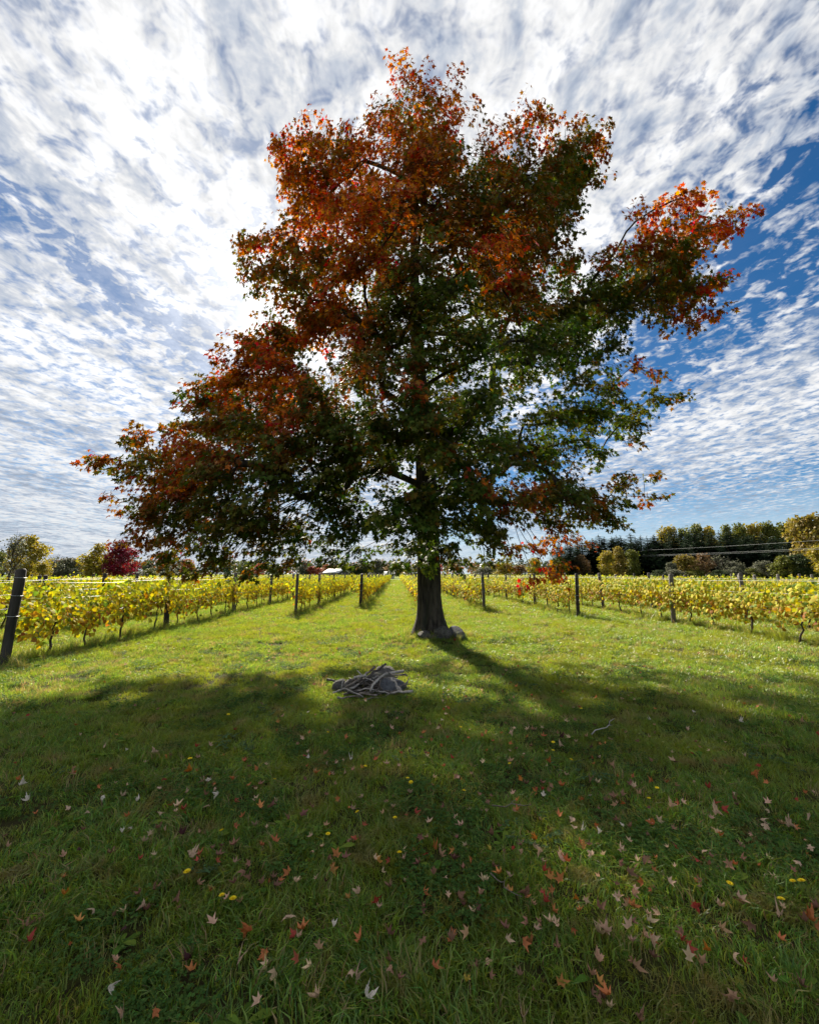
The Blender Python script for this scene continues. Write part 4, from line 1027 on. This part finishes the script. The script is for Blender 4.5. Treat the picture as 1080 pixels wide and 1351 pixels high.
    R6 = [(290,860,'pale'),(325,925,'tan'),(410,930,'rust'),(965,915,'pale'),(940,858,'tan'),(920,835,'tan'),(1030,800,'brown'),(1033,838,'pink'),(497,775,'dark'),(630,778,'tan'),(695,770,'rust'),(653,722,'rust'),(327,683,'dark'),(245,645,'tan'),(170,612,'orange'),(72,683,'brown'),(78,720,'red'),(178,740,'rust'),(375,633,'tan'),(404,590,'brown'),(463,622,'brown'),(320,452,'pale'),(72,355,'pale'),(57,322,'pale'),(290,280,'rust'),(193,288,'pink'),(180,372,'tan'),(360,365,'pale'),(543,392,'tan'),(497,525,'tan'),(558,495,'brown'),(660,575,'brown'),(688,580,'brown'),(860,570,'dark'),(947,612,'tan'),(880,710,'pale'),(950,460,'brown'),(867,515,'brown'),(920,453,'brown'),(730,370,'tan'),(820,380,'brown'),(675,280,'rust'),(590,245,'rust'),(805,240,'red'),(730,178,'red'),(770,100,'rust'),(750,75,'rust'),(690,103,'brown'),(415,127,'brown'),(440,250,'orange'),(495,295,'orange'),(330,235,'pale'),(400,235,'tan'),(165,515,'pink'),(210,488,'dark'),(300,785,'pink'),(320,787,'rust'),(480,460,'dark'),(545,310,'pale'),(775,730,'red'),(993,635,'red'),(760,675,'tan')]
    place(965, 1309, 'pink', .10, 0, 'largest pinkish tan maple leaf, lying alone with its lobes spread', None)
    for x, y, c in R7: place(540 + x / 2, 880 + y / 2, c)
    for x, y, c in R6: place(x / 2, 880 + y / 2, c)
    keys = ['brown', 'rust', 'tan', 'tan', 'brown', 'red', 'pink', 'pale']
    for i in range(125):
        py = rs.uniform(862, 1130); px = rs.uniform(0, 1080)
        place(px, py, keys[int(rs.integers(8))], rs.uniform(.055, .085))
    for i in range(32):                                    # a drift of leaves around trunk and pile
        a = rs.uniform(0, 6.28); q = rs.uniform(.6, 2.6)
        place(0, 0, ['brown', 'rust', 'red', 'tan'][int(rs.integers(4))], rs.uniform(.055, .085), xy=(TREE[0] - .4 + q * math.cos(a) * 1.3, TREE[1] - .8 + q * math.sin(a)))
build_fallen()

def build_litter():
    """the smaller leaves nobody could count, lying between the others"""
    rs = np.random.default_rng(91); X = []
    for px, py, sx, sy, n in ((690, 1080, 190, 80, 130), (620, 960, 150, 40, 90), (330, 1060, 170, 70, 80), (500, 1180, 300, 90, 90), (850, 1190, 140, 80, 70), (340, 862, 60, 8, 40), (800, 900, 200, 25, 50)):
        for i in range(n):
            q = rs.normal(px, sx), max(850, rs.normal(py, sy))
            if q[1] < 1345: X.append(ground(q[0], q[1], .05))
    X = np.array(X); n = len(X); X[:, 2] = H(X[:, 0], X[:, 1]) + rs.uniform(.03, .07, n)
    a = rs.uniform(0, 6.28, n); tip = np.stack([np.cos(a), np.sin(a), rs.normal(0, .5, n)], 1); nor = np.array([0, 0, 1.0]) + rs.normal(0, .5, (n, 3))
    T = MAPLE_T.copy(); T[:, 2] = 1.1 * (T[:, 1] - .35) ** 2 + .9 * np.abs(T[:, 0]); T[:, 0] *= .75
    V, Fa = leaves(X, tip, nor, rs.uniform(.030, .062, n), T, MAPLE_F)
    pal = np.array([(.36, .20, .12), (.60, .42, .27), (.42, .12, .06), (.20, .10, .07), (.55, .36, .24), (.50, .20, .07)])[rs.integers(0, 6, n)]
    o = link('leaf_litter', mesh_arrays('leaf_litter', V, Fa, np.repeat(pal, len(T), 0)), leaf_mat('litter_leaf', None, trans=.2, rough=.65, spec=.12, tgain=1.2, vary=.25))
    tag(o, 'small curled brown and red leaf bits scattered between the larger fallen leaves', 'leaf litter', kind='stuff')
build_litter()

def build_dandelions():
    rs = np.random.default_rng(3)
    pm = rough_mat('dandelion_petal', (.75, .58, .01), (.85, .66, .02), 30, rough=.7, bump=0); gm = rough_mat('flower_stem', (.12, .17, .05), (.18, .22, .07), 20, rough=.6, bump=0)
    mb = MB(); P = []
    for ring, (m, l, e) in enumerate(((16, 1.0, .25), (13, .75, .6), (8, .45, 1.1))):
        for i in range(m):
            a = i / m * 6.28 + ring; d = np.array([math.cos(a) * math.cos(e), math.sin(a) * math.cos(e), math.sin(e)]); s = np.array([-math.sin(a), math.cos(a), 0]) * .12
            mb.add([d * .12 - s * .5, d * .12 + s * .5, d * l + s, d * l - s], [(0, 1, 2, 3)])
    head = mb.mesh('flower_head'); head.materials.append(pm)
    mb = MB(); mb.tube([(0, 0, 0), (.004, 0, .03), (0, .002, .062)], [.0022, .002, .002], 5); stem = mb.mesh('stem'); stem.materials.append(gm)
    pts = [(x / 2, 880 + y / 2) for x, y in ((590,448),(865,440),(954,380),(498,253),(1043,390),(1055,487),(496,547),(588,607),(612,618),(720,308),(600,130),(862,170),(1075,290),(960,260))]
    pts += [(540 + x / 2, 880 + y / 2) for x, y in ((840,565),(990,617),(1027,570),(1052,572),(140,316),(635,357),(420,240),(268,250),(380,195),(653,325),(5,295),(453,105),(132,157),(378,218))]
    for px, py in pts:
        p = ground(px, py, .07); r = empty('dandelion', (p[0], p[1], float(H(p[0], p[1])))); r.rotation_euler = (rs.normal(0, .15), rs.normal(0, .15), rs.uniform(0, 6)); r.scale = (.85, .85, 1.1)
        h = link('flower_head', head, None, r, (0, 0, .062)); s = rs.uniform(.016, .023); h.scale = (s, s, s)
        link('stem', stem, None, r)
        tag(r, 'small yellow dandelion flower in the shaded grass', 'flower', 'dandelions in the lawn')
build_dandelions()

# ------------------------------------------------------------------ stones and sticks
def rock_mesh(rs, flat=.7, n=14):
    a = np.linspace(0, np.pi, n); b = np.linspace(0, 2 * np.pi, 2 * n + 1)[:-1]
    A, B = np.meshgrid(a, b, indexing='ij'); D = np.stack([np.sin(A) * np.cos(B), np.sin(A) * np.sin(B), np.cos(A)], -1).reshape(-1, 3)
    pl = unit(rs.standard_normal((11, 3))); of = rs.uniform(.62, .92, 11)
    r = np.ones(len(D))
    for p, o in zip(pl, of):
        dp = D @ p; r = np.where(dp > .05, np.minimum(r, o / np.maximum(dp, .05)), r)
    r *= 1 + .05 * np.array([mnoise.noise(Vector(d * 3)) for d in D])
    V = D * r[:, None] * [1, .85, flat]; m = 2 * n
    i = np.arange(n - 1)[:, None] * m; j = np.arange(m)[None]; j2 = (j + 1) % m
    q = np.stack([i + j, i + m + j, i + m + j2, i + j2], -1).reshape(-1, 4)
    return mesh_arrays('stone', V, q, smooth=False)
def build_stones():
    rs = np.random.default_rng(14)
    def stone(x, y, s, lab, mat='rock', flat=.7, rz=None, tilt=0, dz=0):
        o = link('stone', rock_mesh(rs, flat), M[mat]); o.location = (x, y, float(H(x, y)) + s * flat * .35 + dz); o.scale = (s, s, s); o.rotation_euler = (tilt, rs.normal(0, .15), rs.uniform(0, 6) if rz is None else rz)
        tag(o, lab, 'stone')
    tx, ty = TREE[0], TREE[1]
    stone(tx + .20, ty - .52, .29, 'grey field stone leaning against the foot of the maple trunk')
    stone(tx - .17, ty - .47, .21, 'smaller flat grey stone between the roots at the left of the trunk', flat=.55)
    stone(tx + .56, ty - .42, .27, 'dark stone at the right side of the maple roots', 'slate')
    stone(tx + .02, ty - .62, .12, 'small stone before the big one at the maple foot', flat=.6)
    p = ground(449, 910); stone(p[0], p[1] - .02, .13, 'rounded grey stone at the outer end of the stick pile', flat=.85)
    p = ground(464, 911); stone(p[0], p[1], .17, 'larger rounded grey stone under the sticks beside the small one', flat=.85)
    p = ground(520, 914); stone(p[0], p[1], .22, 'dark flat slab tilted among the sticks', 'slate', .45, .4, .7, .04)
    p = ground(490, 905); stone(p[0], p[1], .20, 'half buried stone in the middle of the stick pile', flat=.7)
    p = ground(505, 898); stone(p[0], p[1], .22, 'stone at the back of the stick pile', flat=.7)
build_stones()
def build_sticks():
    rs = np.random.default_rng(44)
    C = ground(490, 913); cx, cy = C[0], C[1]
    m = 6.9 / F                                             # metres per pixel at the pile
    def w(px, py, dy=0.0, lift=None):                      # pile point: pixel offset, raised above the lawn
        x = (px - 490) * m; z = max(0.02, (921 - py) * m * .70 - dy * .2)
        return np.array([x, dy, z])
    def stick(pts, r0, r1, mat, lab, fork=None):
        P = np.array(pts, float); k = 9; t = np.linspace(0, 1, k); tt = np.linspace(0, 1, len(P))
        Q = np.stack([np.interp(t, tt, P[:, i]) for i in range(3)], 1); Q[1:-1] += rs.normal(0, .008, (k - 2, 3))
        base = Q[0].copy(); mb = MB(); mb.tube(Q - base, np.linspace(r0, r1, k) * .72 * rs.uniform(.9, 1.1, k), 8, wob=.06)
        r = empty('stick', (cx + base[0], cy + base[1], float(H(cx + base[0], cy + base[1])) + base[2])); link('shaft', mb.mesh('stick_shaft', True), M[mat], r)
        if fork is not None:
            f = np.array(fork); mb = MB(); s = Q[int(f[3] * (k - 1))] - base; e = s + f[:3]
            mb.tube([s, (s + e) / 2 + rs.normal(0, .01, 3), e], [r1 * 1.0, r1 * .8, r1 * .5], 6); link('side_twig', mb.mesh('side_twig', True), M[mat], r)
        tag(r, lab, 'stick', 'sticks of the brush pile')
    stick([w(452, 918, -.30), w(464, 912, -.28), w(484, 924, -.34)], .016, .009, 'stickpale', 'thin forked pale stick splayed out at the front of the pile', (.02, .02, .14, .45))
    stick([w(490, 918, -.32), w(497, 900, -.18), w(512, 892, 0), w(524, 891, .08)], .020, .028, 'stickpale', 'thick bent pale branch arching over the pile')
    stick([w(524, 922, -.36), w(511, 902, -.16)], .020, .018, 'stickpale', 'straight pale stick leaning over the dark slab')
    stick([w(528, 899, -.1), w(505, 893, -.05)], .018, .014, 'stick', 'grey stick ending at the slab side of the pile')
    stick([w(505, 880, .10), w(492, 894, 0), w(478, 908, -.15)], .022, .020, 'stickdark', 'dark broken branch poking up highest from the pile')
    stick([w(474, 890, .05), w(482, 899, -.1), w(497, 906, -.15)], .012, .010, 'stickpale', 'short pale splinter at the upper edge of the pile')
    stick([w(493, 884, .1), w(482, 897, 0), w(464, 913, -.2)], .024, .018, 'stick', 'grey weathered branch slanting down towards the round stones')
    stick([w(472, 900, -.12), w(484, 895, -.1)], .030, .026, 'stickpale', 'stubby bleached log on top of the pile')
    stick([w(497, 916, -.3), w(500, 905, -.2), w(503, 897, -.1)], .014, .010, 'stickdark', 'upright dark twig in the front gap of the pile', (.05, -.04, -.06, .3))
    tex = ['grey', 'dark', 'pale']; mats = ['stick', 'stickdark', 'stickpale']
    for i in range(34):
        k = int(rs.choice([0, 0, 1, 1, 1, 2])); a = rs.uniform(-.5, .9) if rs.random() < .7 else rs.uniform(1.8, 2.9); L = rs.uniform(.3, .8)
        c = np.array([rs.normal(.02, .19), rs.normal(0, .16), 0]); c[2] = max(.03, .20 - .4 * abs(c[0]) - .3 * abs(c[1])) * rs.uniform(.3, 1)
        d = np.array([math.cos(a), math.sin(a) * .7, rs.normal(0, .22)]) * L / 2
        p, q = c - d, c + d; p[2] = max(p[2], .02); q[2] = max(q[2], .02)
        stick([p, c + [0, 0, .02], q], rs.uniform(.012, .026), rs.uniform(.008, .014), mats[k], f'{tex[k]} dry stick tangled in the heap of branches', (rs.normal(0, .07), rs.normal(0, .05), abs(rs.normal(0, .05)), rs.uniform(.3, .8)))
    # lone twigs on the lawn
    def lone(px0, py0, px1, py1, mat, lab, r=.006):
        a, b = ground(px0, py0, .07), ground(px1, py1, .07); mb = MB(); t = np.linspace(0, 1, 7)
        Q = a + (b - a) * t[:, None] + rs.normal(0, .012, (7, 3)); Q[:, 2] = H(Q[:, 0], Q[:, 1]) + .065 + rs.normal(0, .006, 7)
        LL = float(np.linalg.norm(b - a)); o = Q[0].copy(); mb.tube(Q - o, np.linspace(r, r * .5, 7), 6); e = empty('twig', o); link('shaft', mb.mesh('twig_shaft'), M[mat], e)
        mb = MB(); mb.tube([Q[3] - o, Q[3] - o + [.06 * LL, .05 * LL, .01], Q[3] - o + [.16 * LL, .08 * LL, .01]], [r * .6, r * .4, r * .3], 5); link('side_twig', mb.mesh('side_twig'), M[mat], e)
        tag(e, lab, 'twig')
    lone(781, 964, 810, 946, 'stickpale', 'pale fallen twig on the shaded lawn right of the maple', .006)
    lone(650, 1056, 700, 1058, 'stick', 'thin curved grey twig lying in the grass before the maple', .004)
    lone(643, 1150, 690, 1185, 'stick', 'thin grey straw-like twig lying in the foreground grass', .003)
build_sticks()
